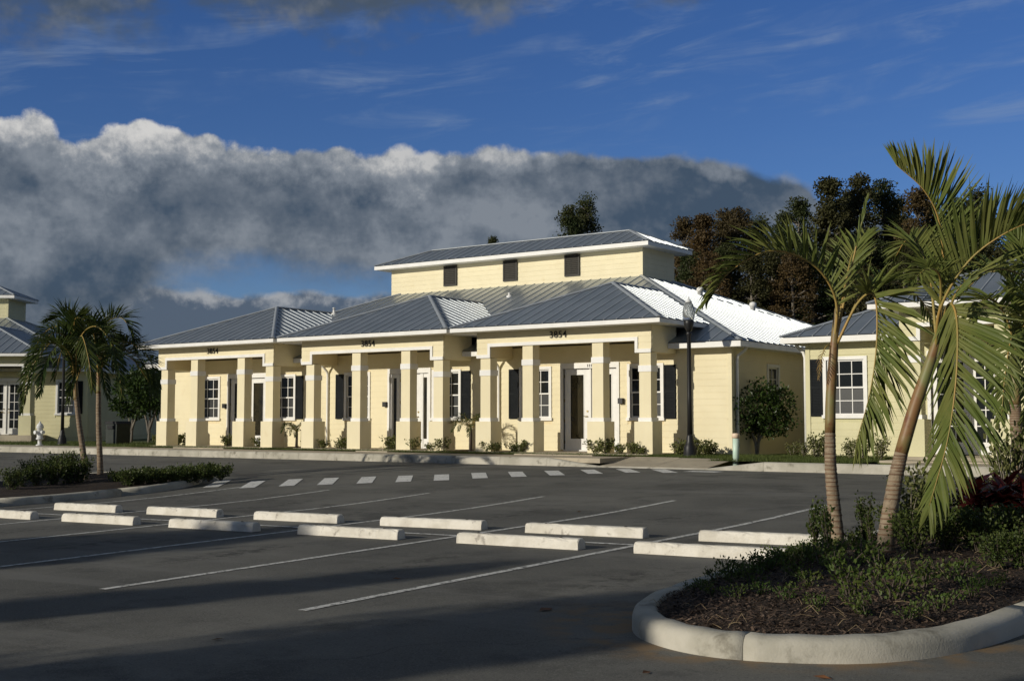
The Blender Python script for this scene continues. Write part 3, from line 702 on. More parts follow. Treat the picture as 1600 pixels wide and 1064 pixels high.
# ------------------------------------------------------------------ wheel stops
rnd = random.Random(7)
def stop_mesh(seed):
    rr = random.Random(seed); b = MB(); L, h = .915, .128
    pr = [(-.085, 0), (.085, 0), (.080, .055), (.074, .095), (.058, h - .010), (.040, h), (0, h + .001), (-.040, h), (-.058, h - .010), (-.074, .095), (-.080, .055)]
    xs = [-L, -L + .012] + [(-L + .03) + (2 * L - .06) * i / 22 for i in range(23)] + [L - .012, L]; n = len(pr)
    for i, x in enumerate(xs):
        s = .94 if i in (0, len(xs) - 1) else 1
        for y, z in pr:
            j = rr.gauss(0, .0022) if z > .02 else 0; ch = .018 * rr.random() if (z > .09 and rr.random() < .05) else 0
            b.v.append((x + (rr.uniform(-.004, .004) if 1 < i < len(xs) - 2 else 0), y * s + (j if y > 0 else -j), (z * (s if z > .05 else 1)) - ch + j * .5))
    for i in range(len(xs) - 1):
        for k in range(n): b.f.append((i * n + k, i * n + (k + 1) % n, (i + 1) * n + (k + 1) % n, (i + 1) * n + k)); b.sm.append(False)
    b.f.append(tuple(range(n))[::-1]); b.f.append(tuple((len(xs) - 1) * n + k for k in range(n))); b.sm += [False] * 2
    return b.mesh('wheel_stop', M['stop'])
SMS = [stop_mesh(i) for i in range(4)]; PIN = MB().lathe([(.018, 0), (.018, .006), (0, .009)], 10).mesh('anchor_pin', M['bark'])
names = ['the end island with the leaning palms', 'second bay from the leaning palms', 'third bay from the leaning palms', 'fourth bay from the leaning palms', 'fifth bay from the leaning palms', 'the low hedge island']
for row, Y, xs in (('street', 12.42, (-6.22, -8.79, -11.57, -14.26, -16.93, -19.6)), ('building', 13.9, (-6.15, -8.75, -11.35, -14.05, -16.76, -19.4))):
    for i, x in enumerate(xs):
        y = Y + rnd.uniform(-.03, .03); o = link('wheel_stop', SMS[(i * 3 + len(row)) % 4]); o.location = (x, y, lot_z(x, y) + .002)
        o.rotation_euler = (math.atan(.018), -math.atan(.013), R(rnd.uniform(-1.3, 1.3)))
        w = names[i]; w = ('beside ' + w) if i in (0, 5) else ('in the ' + w)
        tag(o, f'white concrete wheel stop in the {row}-side row, {w}', 'wheel stop', 'concrete wheel stops of the double parking row')
        for px_ in (-.62, .62): link('anchor_pin', PIN, o, Matrix.Translation((px_, 0, .1285)))

# ------------------------------------------------------------------ planted islands
def stadium(x0, x1, y0, y1, n=20):
    r = (x1 - x0) / 2; cx = (x0 + x1) / 2; p = []
    for i in range(n + 1): a = math.pi + math.pi * i / n; p.append((cx + r * math.cos(a), y0 + r + r * math.sin(a)))
    for i in range(n + 1): a = math.pi * i / n; p.append((cx + r * math.cos(a), y1 - r + r * math.sin(a)))
    q = []
    for i in range(len(p)):
        a, c = Vector(p[i]), Vector(p[(i + 1) % len(p)]); k = max(1, int((c - a).length / .7))
        for j in range(k): q.append(tuple(a + (c - a) * j / k))
    return q
def island_kerb(outline, parent):
    n = len(outline); cx = sum(p[0] for p in outline) / n; b = MB()
    pr = [(0, -.05), (.004, .085), (.02, .125), (.055, .15), (.17, .155), (.2, .14), (.2, -.05)]
    m = len(pr)
    for i in range(n):
        a, c = Vector(outline[i - 1]), Vector(outline[(i + 1) % n]); t = (c - a).normalized(); inw = Vector((-t.y, t.x))
        for d, h in pr:
            p = Vector(outline[i]) + inw * d; wob = .004 * math.sin(i * 1.7)
            b.v.append((p.x, p.y, lot_z(*outline[i]) + h + wob))
    vv = b.v; i0 = 0
    while i0 < n:
        acc, i1 = 0.0, i0
        while i1 < n and acc < 2.6: acc += (Vector(outline[(i1 + 1) % n]) - Vector(outline[i1])).length; i1 += 1
        c = MB()
        for i in range(i0, i1 + 1):
            ring_ = [Vector(vv[(i % n) * m + k]) for k in range(m)]
            if i in (i0, i1):
                nb = (i + 1) if i == i0 else (i - 1); other = [Vector(vv[(nb % n) * m + k]) for k in range(m)]
                ring_ = [p_ + (o_ - p_).normalized() * .002 for p_, o_ in zip(ring_, other)]
            c.v += [tuple(p_) for p_ in ring_]
        for i in range(i1 - i0):
            for k in range(m - 1): c.f.append((i * m + k, (i + 1) * m + k, (i + 1) * m + k + 1, i * m + k + 1)); c.sm.append(True)
        c.f.append(tuple(range(m))); c.f.append(tuple((i1 - i0) * m + k for k in range(m))[::-1]); c.sm += [False, False]
        c.build('kerb_segment', M['kerb'], parent); i0 = i1
def mulch_bed(outline, parent, seed, hump=.10):
    n = len(outline); cx, cy = sum(p[0] for p in outline) / n, sum(p[1] for p in outline) / n
    rr = random.Random(seed); b = MB(); K = 14; rows = []
    xs = [p[0] for p in outline]; ys = [p[1] for p in outline]
    r = (max(xs) - min(xs)) / 2; ya, yb = min(ys) + r, max(ys) - r; mx = (max(xs) + min(xs)) / 2
    for k in range(K + 1):
        f = 1 - k / K
        for i, (x, y) in enumerate(outline):
            sx, sy = mx, min(yb, max(ya, y))
            d = Vector((x - sx, y - sy)); L = d.length; d = d / L * max(0, (L - .19)) * f; X, Y = sx + d.x, sy + d.y
            z = lot_z(x, y) * f + lot_z(sx, sy) * (1 - f) + .125 + hump * (1 - f * f) + (rr.uniform(-.018, .018) if 0 < k < K else 0)
            b.v.append((X, Y, z))
    for k in range(K):
        for i in range(n): b.f.append((k * n + i, k * n + (i + 1) % n, (k + 1) * n + (i + 1) % n, (k + 1) * n + i)); b.sm.append(True)
    return b.build('mulch_bed', M['mulch'], parent)
def resample(p):
    r = []
    for i in range(len(p)):
        a, c = Vector(p[i]), Vector(p[(i + 1) % len(p)]); k = max(1, int((c - a).length / .3))
        for j in range(k): r.append(tuple(a + (c - a) * j / k))
    return r
def smooth_loop(P, n=8):
    out_ = []
    for i in range(len(P)):
        a, b, c, d = (Vector(P[(i + k) % len(P)]) for k in (-1, 0, 1, 2))
        for j in range(n):
            t = j / n; out_.append(tuple(.5 * ((2 * b) + (c - a) * t + (2 * a - 5 * b + 4 * c - d) * t * t + (3 * b - a - 3 * c + d) * t ** 3)))
    return out_
ISR = smooth_loop([(-5.12, 17.6), (-5.14, 15), (-5.15, 12.5), (-5.15, 10.6), (-5.10, 9.5), (-4.96, 8.65), (-4.62, 7.98), (-4.2, 7.62), (-3.72, 7.46), (-3.2, 7.54), (-2.72, 7.82), (-2.38, 8.40), (-2.2, 9.3), (-2.12, 10.6), (-2.1, 13), (-2.1, 15.5), (-2.15, 17.6), (-2.6, 18.7), (-3.6, 19.1), (-4.6, 18.7)], 5); ISL = stadium(-28.4, -22.15, 5.5, 20.6)
ir = empty('planted_island', (0, 0, 0)); tag(ir, 'rounded kerbed island of dark mulch under the leaning palms', 'island'); island_kerb(ISR, ir); mulch_bed(ISR, ir, 3)
il = empty('planted_island', (0, 0, 0)); tag(il, 'kerbed island of mulch with low hedge and two bushy palms', 'island'); island_kerb(ISL, il); mulch_bed(ISL, il, 4, .12)
def in_bed(ol, x, y, m=.25):
    ins = False; dm = 9
    for i in range(len(ol)):
        (x0, y0), (x1, y1) = ol[i - 1], ol[i]
        if (y0 > y) != (y1 > y) and x < (x1 - x0) * (y - y0) / (y1 - y0) + x0: ins = not ins
        dx_, dy_ = x1 - x0, y1 - y0; t = max(0, min(1, ((x - x0) * dx_ + (y - y0) * dy_) / (dx_ * dx_ + dy_ * dy_ + 1e-9))); dm = min(dm, math.hypot(x - x0 - t * dx_, y - y0 - t * dy_))
    return ins and dm > m
def bed_z(ol, x, y, hump=.10):
    xs = [p[0] for p in ol]; ys = [p[1] for p in ol]; r = (max(xs) - min(xs)) / 2; mx = (max(xs) + min(xs)) / 2
    sy = min(max(ys) - r, max(min(ys) + r, y)); f = min(1, math.hypot(x - mx, y - sy) / (r - .19))
    return lot_z(x, y) + .125 + hump * (1 - f * f)
def chips(ol, n, seed, ymax, hump):
    rr = random.Random(seed); b = MB(); xs = [p[0] for p in ol]; ys = [p[1] for p in ol]; k = 0
    while k < n:
        x = rr.uniform(min(xs), max(xs)); y = min(ys) + (ymax - min(ys)) * rr.random() ** 1.6
        if not in_bed(ol, x, y, .19): continue
        z = bed_z(ol, x, y, hump) + rr.uniform(.0, .02); L, w = rr.uniform(.006, .026), rr.uniform(.003, .008); a = rr.uniform(0, 6.3); t = rr.uniform(-.5, .5)
        d = Vector((math.cos(a), math.sin(a), t)) * L; s = Vector((-math.sin(a), math.cos(a), rr.uniform(-.6, .6))) * w; p = Vector((x, y, z))
        b.face([p - d - s, p + d - s * .6, p + d + s * .7, p - d + s]); k += 1
    return b
def litter(ol, n, seed):
    rr = random.Random(seed); b = MB(); k = 0
    while k < n:
        x, y = rr.uniform(-5.1, -2.1), rr.uniform(7.5, 13)
        if not in_bed(ol, x, y, .2): continue
        p = Vector((x, y, bed_z(ol, x, y) + .012)); a = rr.uniform(0, 6.3); L = rr.uniform(.05, .17)
        b.tube([p, p + Vector((math.cos(a) * L * .5, math.sin(a) * L * .5, rr.uniform(.0, .07))), p + Vector((math.cos(a) * L, math.sin(a) * L, rr.uniform(0, .05)))], [.0025, .002, .001], 3, False); k += 1
    return b
tag(litter(ISR, 170, 9).build('dry_stalks', M['straw']), 'dry straw-coloured stalks lying on the mulch island', 'litter', kind='stuff')
tag(chips(ISR, 16000, 5, 14, .10).build('mulch_chips', [M['chip']]), 'scattered bark chips on the bed under the leaning palms', 'mulch', kind='stuff')

# ------------------------------------------------------------------ foliage
def rv3(rr): 
    while True:
        v = Vector((rr.uniform(-1, 1), rr.uniform(-1, 1), rr.uniform(-1, 1)))
        if .05 < v.length < 1: return v
def leaf(b, p, d, n, L, w, bend=.15):
    d = d.normalized(); s = d.cross(n)
    if s.length < 1e-4: s = d.orthogonal()
    s = s.normalized() * w; m = p + d * L * .45; u = s.cross(d).normalized()
    b.face([p, m - s + u * L * bend * .5, p + d * L, m + s + u * L * bend * .5])
def catmull(P, n):
    P = [P[0] * 2 - P[1]] + list(P) + [P[-1] * 2 - P[-2]]; out = []; segs = len(P) - 3
    for i in range(n + 1):
        t = i / n * segs; k = min(int(t), segs - 1); t -= k; a, b, c, d = P[k:k + 4]
        out.append(.5 * ((2 * b) + (c - a) * t + (2 * a - 5 * b + 4 * c - d) * t * t + (3 * b - a - 3 * c + d) * t ** 3))
    return out
def frond(parent, pts, L=.55, n=34, lift=35, droop=.35, width=.022, seed=0, t0=.18, sides=(1, -1), m='palm_leaf', sref=None, rad=.017, bias=0.0, fwd=(62, 24), rm='rachis', tipdroop=0.0):
    rr = random.Random(seed); C = catmull(pts, 26); S0 = sref or (pts[-1] - pts[0]).cross(Vector((0, 0, 1)))
    if S0.length < .05: S0 = Vector((1, 0, 0))
    S0 = S0.normalized(); b = MB()
    b.tube(C, [rad * (1 - .85 * i / 26) for i in range(27)], 6); nr = len(b.f)
    for i in range(n):
        for sd in sides:
            t = t0 + (1 - t0) * (i + rr.uniform(-.3, .3) + (.25 if sd > 0 else 0)) / (n - 1); t = min(.999, max(t0, t)); k = min(25, int(t * 26)); f = t * 26 - k
            p = C[k] * (1 - f) + C[k + 1] * f; T = (C[k + 1] - C[k]).normalized(); S = (S0 - T * S0.dot(T)).normalized(); N = S.cross(T)
            u = (t - t0) / (1 - t0); ln = L * min(1, .5 + 2.4 * u) * (1 - .62 * max(0, u - .45) / .55) * rr.uniform(.86, 1.1)
            a = R(fwd[0] * (1 - u) + fwd[1] * u + rr.uniform(-6, 6)); lf = R(lift + rr.uniform(-14, 14))
            d = T * math.cos(a) + (S * sd * math.cos(lf) + N * math.sin(lf)) * math.sin(a); d.z += bias; d.normalize()
            bl = d.cross(N); bl = bl.normalized() if bl.length > .05 else S.copy()
            bl = (Quaternion(d, R(rr.uniform(-35, 35))) @ bl) * width * rr.uniform(.8, 1.15)
            dr = droop * rr.uniform(.6, 1.4) * (1 + tipdroop * u * u); prev = None
            if rr.random() < .06: dr *= 3
            for q, (wf) in enumerate((.45, 1.0, .85, .04)):
                kl = bl.cross(d).normalized() * width * wf * .55; cur = (p - bl * wf + kl, p, p + bl * wf + kl)
                if prev: b.face([prev[0], prev[1], cur[1], cur[0]]); b.face([prev[1], prev[2], cur[2], cur[1]])
                prev = cur; p = p + d * ln / 3; d = (d + Vector((0, 0, -1)) * dr * .5 * (q + .6) / 2).normalized()
    me = b.mesh('frond', [M[m], M[rm]])
    for i in range(nr): me.polygons[i].material_index = 1
    return link('frond', me, parent)
def palm(label, base_px, trunk, crown_d, fronds, r0, r1, shaft, far=False, group=None, seed=0, z_off=.1, dry=()):
    """trunk: pixels up the stem; shaft: pixels of the crownshaft; all at the distance where the stem meets the ground"""
    d = crown_d; pts = [at(x, y, d) for x, y in trunk]; root = empty('palm_tree', pts[0]); tag(root, label, 'palm', group)
    o = pts[0].copy(); q = [p - o for p in pts]; q[0].z -= z_off
    C = catmull(q, 60); b = MB(); rad = []
    for i in range(61):
        t = i / 60; bulge = .42 * math.exp(-t * 7); rad.append((r0 * (1 - t) + r1 * t) * (1 + bulge) * (1 + .035 * math.sin(i * 2.1)))
    b.tube(C, rad, 14); b.build('trunk', M['trunk'], root)
    ring = MB()
    for i in range(3, 60, 2):
        if rnd.random() < .85: ring.tube([C[i] - Vector((0, 0, .006)), C[i] + Vector((0, 0, .006))], [rad[i] * 1.045] * 2, 14, False)
    tag(ring.build('leaf_scars', M['ring'], root), kind='stuff')
    sh = catmull([at(x, y, d) - o for x, y in shaft], 14); MB().tube(sh, [r1 * (1.04 - .66 * (i / 14) ** 1.6) for i in range(15)], 12).build('crownshaft', M['shaft'], root)
    for k, f in enumerate(fronds):
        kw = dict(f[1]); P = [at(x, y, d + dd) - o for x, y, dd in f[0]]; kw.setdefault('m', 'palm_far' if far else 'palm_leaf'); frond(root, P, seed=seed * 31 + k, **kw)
    return root
# two leaning palms on the near island; each frond runs through pixels (x, y, metres nearer or farther)
S_ = ru.copy()
palm('ringed palm with slim upright trunk and a spear leaf, on the mulch island', None, [(1313, 884), (1304, 800), (1298, 730), (1297, 672)], 13.0, [
    ([(1303, 540, 0), (1306, 470, -.1), (1272, 415, -.3), (1205, 392, -.55), (1140, 425, -.7), (1108, 470, -.75)], dict(L=.50, n=46, lift=58, droop=.12, t0=.18, width=0.0181, tipdroop=9)),
    ([(1303, 545, 0), (1330, 420, .1), (1343, 365, .12), (1354, 316, .15)], dict(L=.30, n=14, lift=20, droop=.02, t0=.45, width=0.0086, fwd=(10, 4))),
    ([(1304, 545, 0), (1340, 474, -.15), (1366, 462, -.35), (1370, 530, -.5), (1360, 610, -.55), (1338, 690, -.6)], dict(L=.78, n=50, lift=42, droop=.34, t0=.30, width=0.0241, sref=-AX)),
    ([(1304, 545, 0), (1350, 455, .2), (1395, 440, .5), (1440, 470, .9), (1465, 520, 1.1)], dict(L=.5, n=38, lift=25, droop=.6, t0=.2, width=0.0155)),
    ([(1303, 545, 0), (1322, 440, .35), (1335, 390, .7), (1360, 365, 1.1)], dict(L=.42, n=29, lift=35, droop=.25, t0=.2, width=0.0155)),
    ([(1303, 545, 0), (1292, 540, -.05), (1283, 560, -.1), (1279, 590, -.1)], dict(L=.10, n=10, lift=0, droop=.6, t0=.5, width=0.0052, m='palm_dry', rad=.008)),
], .072, .054, [(1297, 676), (1298, 620), (1302, 560), (1304, 530), (1306, 500), (1308, 478)], seed=1)
palm('ringed palm with thick leaning trunk, tallest fronds of the mulch island', None, [(1376, 902), (1386, 830), (1398, 755), (1409, 704)], 12.0, [
    ([(1464, 540, 0), (1474, 440, -.1), (1468, 350, -.2), (1444, 298, -.3), (1400, 258, -.35)], dict(L=.62, n=55, lift=52, droop=.05, t0=.32, width=0.0181, bias=.18, sref=AX)),
    ([(1462, 545, 0), (1470, 480, -.25), (1512, 410, -.5), (1570, 365, -.7), (1640, 335, -.8)], dict(L=.66, n=58, lift=62, droop=.05, t0=.26, width=0.0215, bias=.25, rad=.018)),
    ([(1464, 540, 0), (1482, 476, -.2), (1495, 500, -.45), (1494, 590, -.6), (1480, 690, -.62), (1452, 790, -.6)], dict(L=.78, n=58, lift=26, droop=.36, t0=.26, width=0.0224, sref=-AX * .88 + ru * .45, rad=.016)),
    ([(1464, 540, 0), (1455, 450, .2), (1440, 395, .4), (1418, 375, .7), (1400, 400, .9)], dict(L=.42, n=34, lift=30, droop=.4, t0=.25, width=0.0155)),
    ([(1466, 538, 0), (1500, 450, .3), (1560, 420, .8), (1630, 450, 1.2), (1670, 510, 1.4)], dict(L=.55, n=48, lift=22, droop=.6, t0=.18, width=0.0155)),
    ([(1464, 540, 0), (1478, 430, .5), (1490, 380, 1.0), (1520, 360, 1.5)], dict(L=.42, n=31, lift=35, droop=.3, t0=.2, width=0.0155)),
    ([(1464, 540, 0), (1470, 440, -.4), (1450, 420, -.8), (1425, 440, -1.0)], dict(L=.34, n=26, lift=30, droop=.5, t0=.3, width=0.0129)),
], .084, .062, [(1408, 708), (1428, 640), (1448, 582), (1460, 545), (1468, 515), (1474, 488)], seed=2)
palm('reddish stemmed palm at the far end of the mulch island', None, [(1598, 800), (1594, 740), (1588, 670), (1586, 630)], 16.5, [
    ([(1586, 600, 0), (1580, 520, -.2), (1555, 470, -.5), (1525, 480, -.9), (1510, 540, -1.0)], dict(L=.5, n=41, lift=20, droop=.6, t0=.2)),
    ([(1586, 600, 0), (1592, 500, .2), (1580, 440, .3), (1545, 425, .6), (1500, 460, .8)], dict(L=.5, n=41, lift=25, droop=.5, t0=.2)),
    ([(1586, 600, 0), (1600, 510, -.3), (1625, 470, -.6), (1660, 500, -.9), (1675, 580, -1.0)], dict(L=.55, n=41, lift=20, droop=.6, t0=.2)),
    ([(1586, 600, 0), (1590, 540, -.6), (1580, 530, -1.0), (1570, 590, -1.3), (1565, 650, -1.4)], dict(L=.45, n=36, lift=15, droop=.5, t0=.25, sref=ru * 1.0)),
    ([(1586, 600, 0), (1598, 480, .3), (1600, 400, .5), (1580, 360, .7)], dict(L=.5, n=36, lift=35, droop=.3, t0=.2)),
    ([(1586, 600, 0), (1602, 520, -.5), (1612, 520, -.9), (1618, 600, -1.1), (1612, 680, -1.2)], dict(L=.5, n=38, lift=15, droop=.5, t0=.25, sref=ru * 1.0)),
    ([(1586, 600, 0), (1610, 480, .4), (1650, 420, .8), (1700, 420, 1.0)], dict(L=.5, n=38, lift=25, droop=.4, t0=.2)),
], .09, .075, [(1586, 632), (1586, 600), (1587, 570), (1588, 545)], seed=3)
# the pair of bushy palms on the far-left island
F1 = dict(L=.50, n=64, lift=34, droop=.36, t0=.12, width=.017, rad=.018, tipdroop=1.5)
palm('bushy palm with slightly leaning trunk on the hedge island', None, [(137, 770), (131, 715), (124, 665), (119, 620)], 28.8, [
    ([(118, 600, 0), (112, 540, -.2), (85, 520, -.6), (62, 548, -1.0), (48, 605, -1.2)], F1), ([(118, 600, 0), (120, 535, .3), (95, 510, .8), (65, 525, 1.3), (40, 580, 1.6)], F1),
    ([(118, 600, 0), (125, 530, -.3), (150, 510, -.8), (175, 540, -1.2), (190, 600, -1.4)], F1), ([(118, 600, 0), (128, 540, .4), (155, 520, 1.0), (190, 545, 1.5)], F1),
    ([(118, 600, 0), (110, 555, -.8), (90, 540, -1.4), (70, 570, -1.9), (62, 615, -2.1)], F1), ([(118, 600, 0), (120, 545, -.9), (128, 525, -1.5), (138, 560, -2.0), (144, 605, -2.1)], dict(F1, sref=ru * 1.0)),
    ([(118, 600, 0), (113, 530, .1), (103, 495, .1), (80, 500, .0)], dict(F1, L=.7)), ([(118, 600, 0), (108, 560, .6), (82, 535, 1.0), (50, 575, 1.2), (38, 625, 1.2)], F1), ([(118, 600, 0), (116, 530, -.2), (118, 498, -.5), (135, 500, -.9)], dict(F1, L=.6)), ([(118, 600, 0), (100, 545, -.3), (70, 540, -.7), (42, 590, -1.0), (36, 640, -1.1)], F1), ([(118, 600, 0), (135, 555, -.4), (155, 560, -.9), (168, 620, -1.2)], F1),
], .072, .055, [(119, 625), (118, 600), (117, 575), (117, 555)], far=True, seed=4)
palm('bushy palm with straight trunk and one high arching frond on the hedge island', None, [(158, 764), (156, 715), (154, 660), (154, 610)], 30.2, [
    ([(154, 590, 0), (156, 540, 0), (166, 505, -.1), (190, 497, -.2), (205, 520, -.3), (210, 545, -.3)], dict(F1, L=.62)),
    ([(154, 590, 0), (165, 560, -.2), (195, 548, -.5), (225, 570, -.8), (240, 615, -.9)], dict(F1, L=.8)), ([(154, 590, 0), (150, 540, .2), (130, 520, .5), (100, 540, .9), (85, 590, 1.1)], F1),
    ([(154, 590, 0), (160, 550, -.6), (172, 540, -1.2), (184, 570, -1.6), (190, 615, -1.7)], dict(F1, sref=ru * 1.0)), ([(154, 590, 0), (150, 555, -.6), (135, 545, -1.2), (118, 575, -1.6), (108, 625, -1.7)], F1),
    ([(154, 590, 0), (170, 555, .5), (205, 560, 1.0), (235, 600, 1.4)], F1), ([(154, 590, 0), (155, 530, .4), (170, 515, .9), (195, 535, 1.3)], F1), ([(154, 590, 0), (148, 530, -.3), (140, 505, -.6), (122, 515, -.9)], dict(F1, L=.6)), ([(154, 590, 0), (170, 545, -.2), (200, 535, -.5), (232, 560, -.8), (246, 600, -.9)], F1),
], .072, .055, [(154, 615), (154, 590), (154, 565), (154, 545)], far=True, seed=5)

def shrub_mesh(name, seed, w, h, n, L, lw, mats, stems=7, up=.5, fill=.0):
    rr = random.Random(seed); b = MB(); nst = 0
    tips = []
    for k in range(stems):
        a = rr.uniform(0, 6.3); r = w * rr.uniform(.25, 1) * .8; z = h * rr.uniform(.65, 1.0)
        e = Vector((math.cos(a) * r, math.sin(a) * r, z)); m = e * .5 + Vector((-e.y, e.x, 0)) * .12
        b.tube([(e.x * .08, e.y * .08, -.05), m, e], [.012 * (h + .4), .008 * (h + .4), .003], 4, False); tips.append((m, e))
    nst = len(b.f)
    for k in range(n):
        m, e = rr.choice(tips); t = rr.random() ** (.6 + fill); p = Vector((0, 0, 0)).lerp(m, min(1, t * 2)) if t < .5 else m.lerp(e, t * 2 - 1)
        v = rv3(rr); p = p + Vector((v.x * w * .30, v.y * w * .30, v.z * h * .18)); p.z = max(.01, p.z)
        d = rv3(rr) + Vector((p.x, p.y, 0)) * .6 / max(.1, w); d.z += up
        leaf(b, p, d, rv3(rr), L * rr.uniform(.6, 1.25), lw * rr.uniform(.7, 1.2))
    me = b.mesh(name, mats)
    for i in range(nst): me.polygons[i].material_index = 1
    return me
SB = [M['shrub_leaf'], M['bark']]
MESH = {
    'porch': [shrub_mesh('porch_shrub', 20 + i, .38, .42, 260, .085, .028, [M['shrub_pale'], M['bark']], 7) for i in range(4)],
    'weed': [shrub_mesh('weed', 40 + i, .21, .16, 170, .027, .009, [M['weed_leaf'], M['bark']], 6, .7) for i in range(5)],
    'bush': [shrub_mesh('bush', 60 + i, .42, .52, 900, .050, .017, SB, 12, .4) for i in range(4)],
    'upright': [shrub_mesh('upright_shrub', 80 + i, .20, .62, 420, .048, .015, SB, 7, .8) for i in range(3)],
    'hedge': [shrub_mesh('hedge_shrub', 90 + i, .55, .52, 900, .070, .028, [M['shrub_leaf'], M['bark']], 12, .4) for i in range(4)],
    'ochre': [shrub_mesh('ochre_shrub', 100 + i, .42, .62, 420, .060, .026, [M['shrub_pale'], M['bark_pale']], 9, .3) for i in range(3)],
}
def plant(kind, name, x, y, z, s, label, cat, group, sz=None):
    o = link(name, rnd.choice(MESH[kind])); o.location = (x, y, z); o.rotation_euler = (0, 0, rnd.uniform(0, 6.28)); o.scale = (s, s, sz or s)
    return tag(o, label, cat, group)
# planting on the near island
def bed_r(px, py, h=0):
    q = on_lot(px, py + 18); return q.x, q.y
G1 = 'weeds and groundcover on the mulch island'
for px, py, s in [(1120, 905, 1.2), (1150, 915, 1.0), (1175, 930, 1.3), (1200, 905, 1.5), (1240, 925, 1.3), (1110, 950, .8), (1150, 960, .9), (1190, 955, .9), (1230, 965, 1.0), (1265, 945, 1.2), (1275, 980, .8), (1330, 960, 1.5), (1355, 985, 1.0), (1395, 965, 1.6), (1420, 990, .9), (1440, 945, 1.4), (1380, 925, 1.4), (1310, 925, 1.5), (1345, 905, 1.6), (1290, 905, 1.6), (1470, 975, 1.0), (1490, 930, 1.3), (1520, 950, 1.0), (1030, 945, .55), (1055, 930, .7), (1085, 915, .9), (1550, 935, .9), (1255, 895, 1.5), (1220, 885, 1.4)]:
    x, y = bed_r(px, py)
    if in_bed(ISR, x, y, .22): plant('weed', 'weed_plant', x, y, bed_z(ISR, x, y) - .01, s * (.8 if px < 1270 else 1.0), 'low leafy green weed sprawling on the dark mulch', 'weed', G1)
for k in range(26):
    y = 8.9 + k * .165; x = -4.88 + rnd.uniform(-.02, .30)
    if in_bed(ISR, x, y, .19): plant('weed', 'weed_plant', x, y, bed_z(ISR, x, y) - .01, rnd.uniform(.7, 1.25) * (.6 if y < 9.6 else 1), 'low leafy green weed sprawling on the dark mulch', 'weed', G1)
for px, py, s in [(1275, 870, .85), (1295, 885, .8), (1350, 860, .8), (1362, 868, .6)]:
    x, y = bed_r(px, py); plant('upright', 'upright_shrub', x, y, bed_z(ISR, x, y), s, 'thin upright dark shrub at the foot of the leaning palms', 'shrub', 'upright shrubs at the palm feet')
for px, py, s in [(1430, 885, 1.0), (1480, 878, 1.15), (1530, 880, 1.1), (1580, 872, 1.2), (1620, 880, 1.2), (1450, 840, 1.0), (1500, 838, 1.1), (1560, 845, 1.1), (1410, 850, .8), (1600, 905, .9), (1555, 905, .8)]:
    x, y = bed_r(px, py)
    if in_bed(ISR, x, y, .3): plant('bush', 'bush', x, y, bed_z(ISR, x, y), s * .74, 'dense dark green bush filling the back of the mulch island', 'bush', 'dense bushes of the mulch island')
for x, y, s in [(-4.45, 14.6, 1.1), (-4.0, 15.6, 1.2), (-3.4, 16.4, 1.2), (-4.4, 16.6, 1.2), (-3.2, 14.2, 1.0), (-4.7, 13.9, .9), (-3.6, 13.2, 1.0), (-2.9, 12.6, 1.0)]:
    plant('bush', 'bush', x, y, bed_z(ISR, x, y), s * .74, 'dense dark green bush filling the back of the mulch island', 'bush', 'dense bushes of the mulch island')
for px, py, d, s in [(1415, 755, 13.6, .9), (1440, 735, 14.2, .9), (1570, 690, 15.4, .9), (1590, 680, 15.8, .9)]:
    p = at(px, py, d); zb = bed_z(ISR, p.x, p.y); h = p.z - zb
    plant('ochre', 'ochre_shrub', p.x, p.y, zb, s, 'tall loose shrub with ochre speckled leaves behind the leaning palms', 'shrub', 'ochre shrubs behind the leaning palms', sz=max(.8, h / .55))
def cordyline(seed, h=1.0, n=42, red='red_leaf'):
    rr = random.Random(seed); b = MB()
    for st in range(4):
        a = rr.uniform(0, 6.3); e = Vector((math.cos(a) * .16, math.sin(a) * .16, h * rr.uniform(.45, .8))); b.tube([(e.x * .2, e.y * .2, -.05), e], [.016, .010], 5, False)
    k0 = len(b.f)
    rr = random.Random(seed); tips = []
    for st in range(4):
        a = rr.uniform(0, 6.3); tips.append(Vector((math.cos(a) * .16, math.sin(a) * .16, h * rr.uniform(.45, .8))))
    for i in range(n * 4):
        p = tips[i % 4] + Vector((0, 0, rr.uniform(-.35, .05) * h)); a = rr.uniform(0, 6.3); el_ = rr.uniform(-.2, 1.3); d = Vector((math.cos(a) * math.cos(el_), math.sin(a) * math.cos(el_), math.sin(el_)))
        L = rr.uniform(.25, .42) * h; w = L * .13; s = d.cross(Vector((0, 0, 1))); s = (s.normalized() if s.length > .05 else Vector((1, 0, 0))) * w; prev = None
        for q, wf in enumerate((.3, 1, .8, .05)):
            cur = (p - s * wf, p + s * wf)
            if prev: b.face([prev[0], prev[1], cur[1], cur[0]], True)
            prev = cur; p = p + d * L / 3; d = (d + Vector((0, 0, -.28))).normalized()
    me = b.mesh('red_cordyline', [M[red], M['bark']])
    for i in range(k0): me.polygons[i].material_index = 1
    return me
CO = [cordyline(200 + i) for i in range(3)]
for px, py, d, s in [(1520, 770, 13.8, 1.0), (1555, 765, 14.4, 1.1), (1585, 760, 14.0, 1.1), (1540, 805, 12.8, .95), (1590, 810, 12.8, 1.0)]:
    p = at(px, py, d); zb = bed_z(ISR, p.x, p.y); o = link('red_cordyline', rnd.choice(CO)); o.location = (p.x, p.y, zb); k = max(.6, (p.z - zb) / .7) * 1.05; o.scale = (s, s, k); o.rotation_euler.z = rnd.uniform(0, 6)
    tag(o, 'dark red strap-leaved cordyline among the bushes of the mulch island', 'cordyline', 'red cordylines on the mulch island')
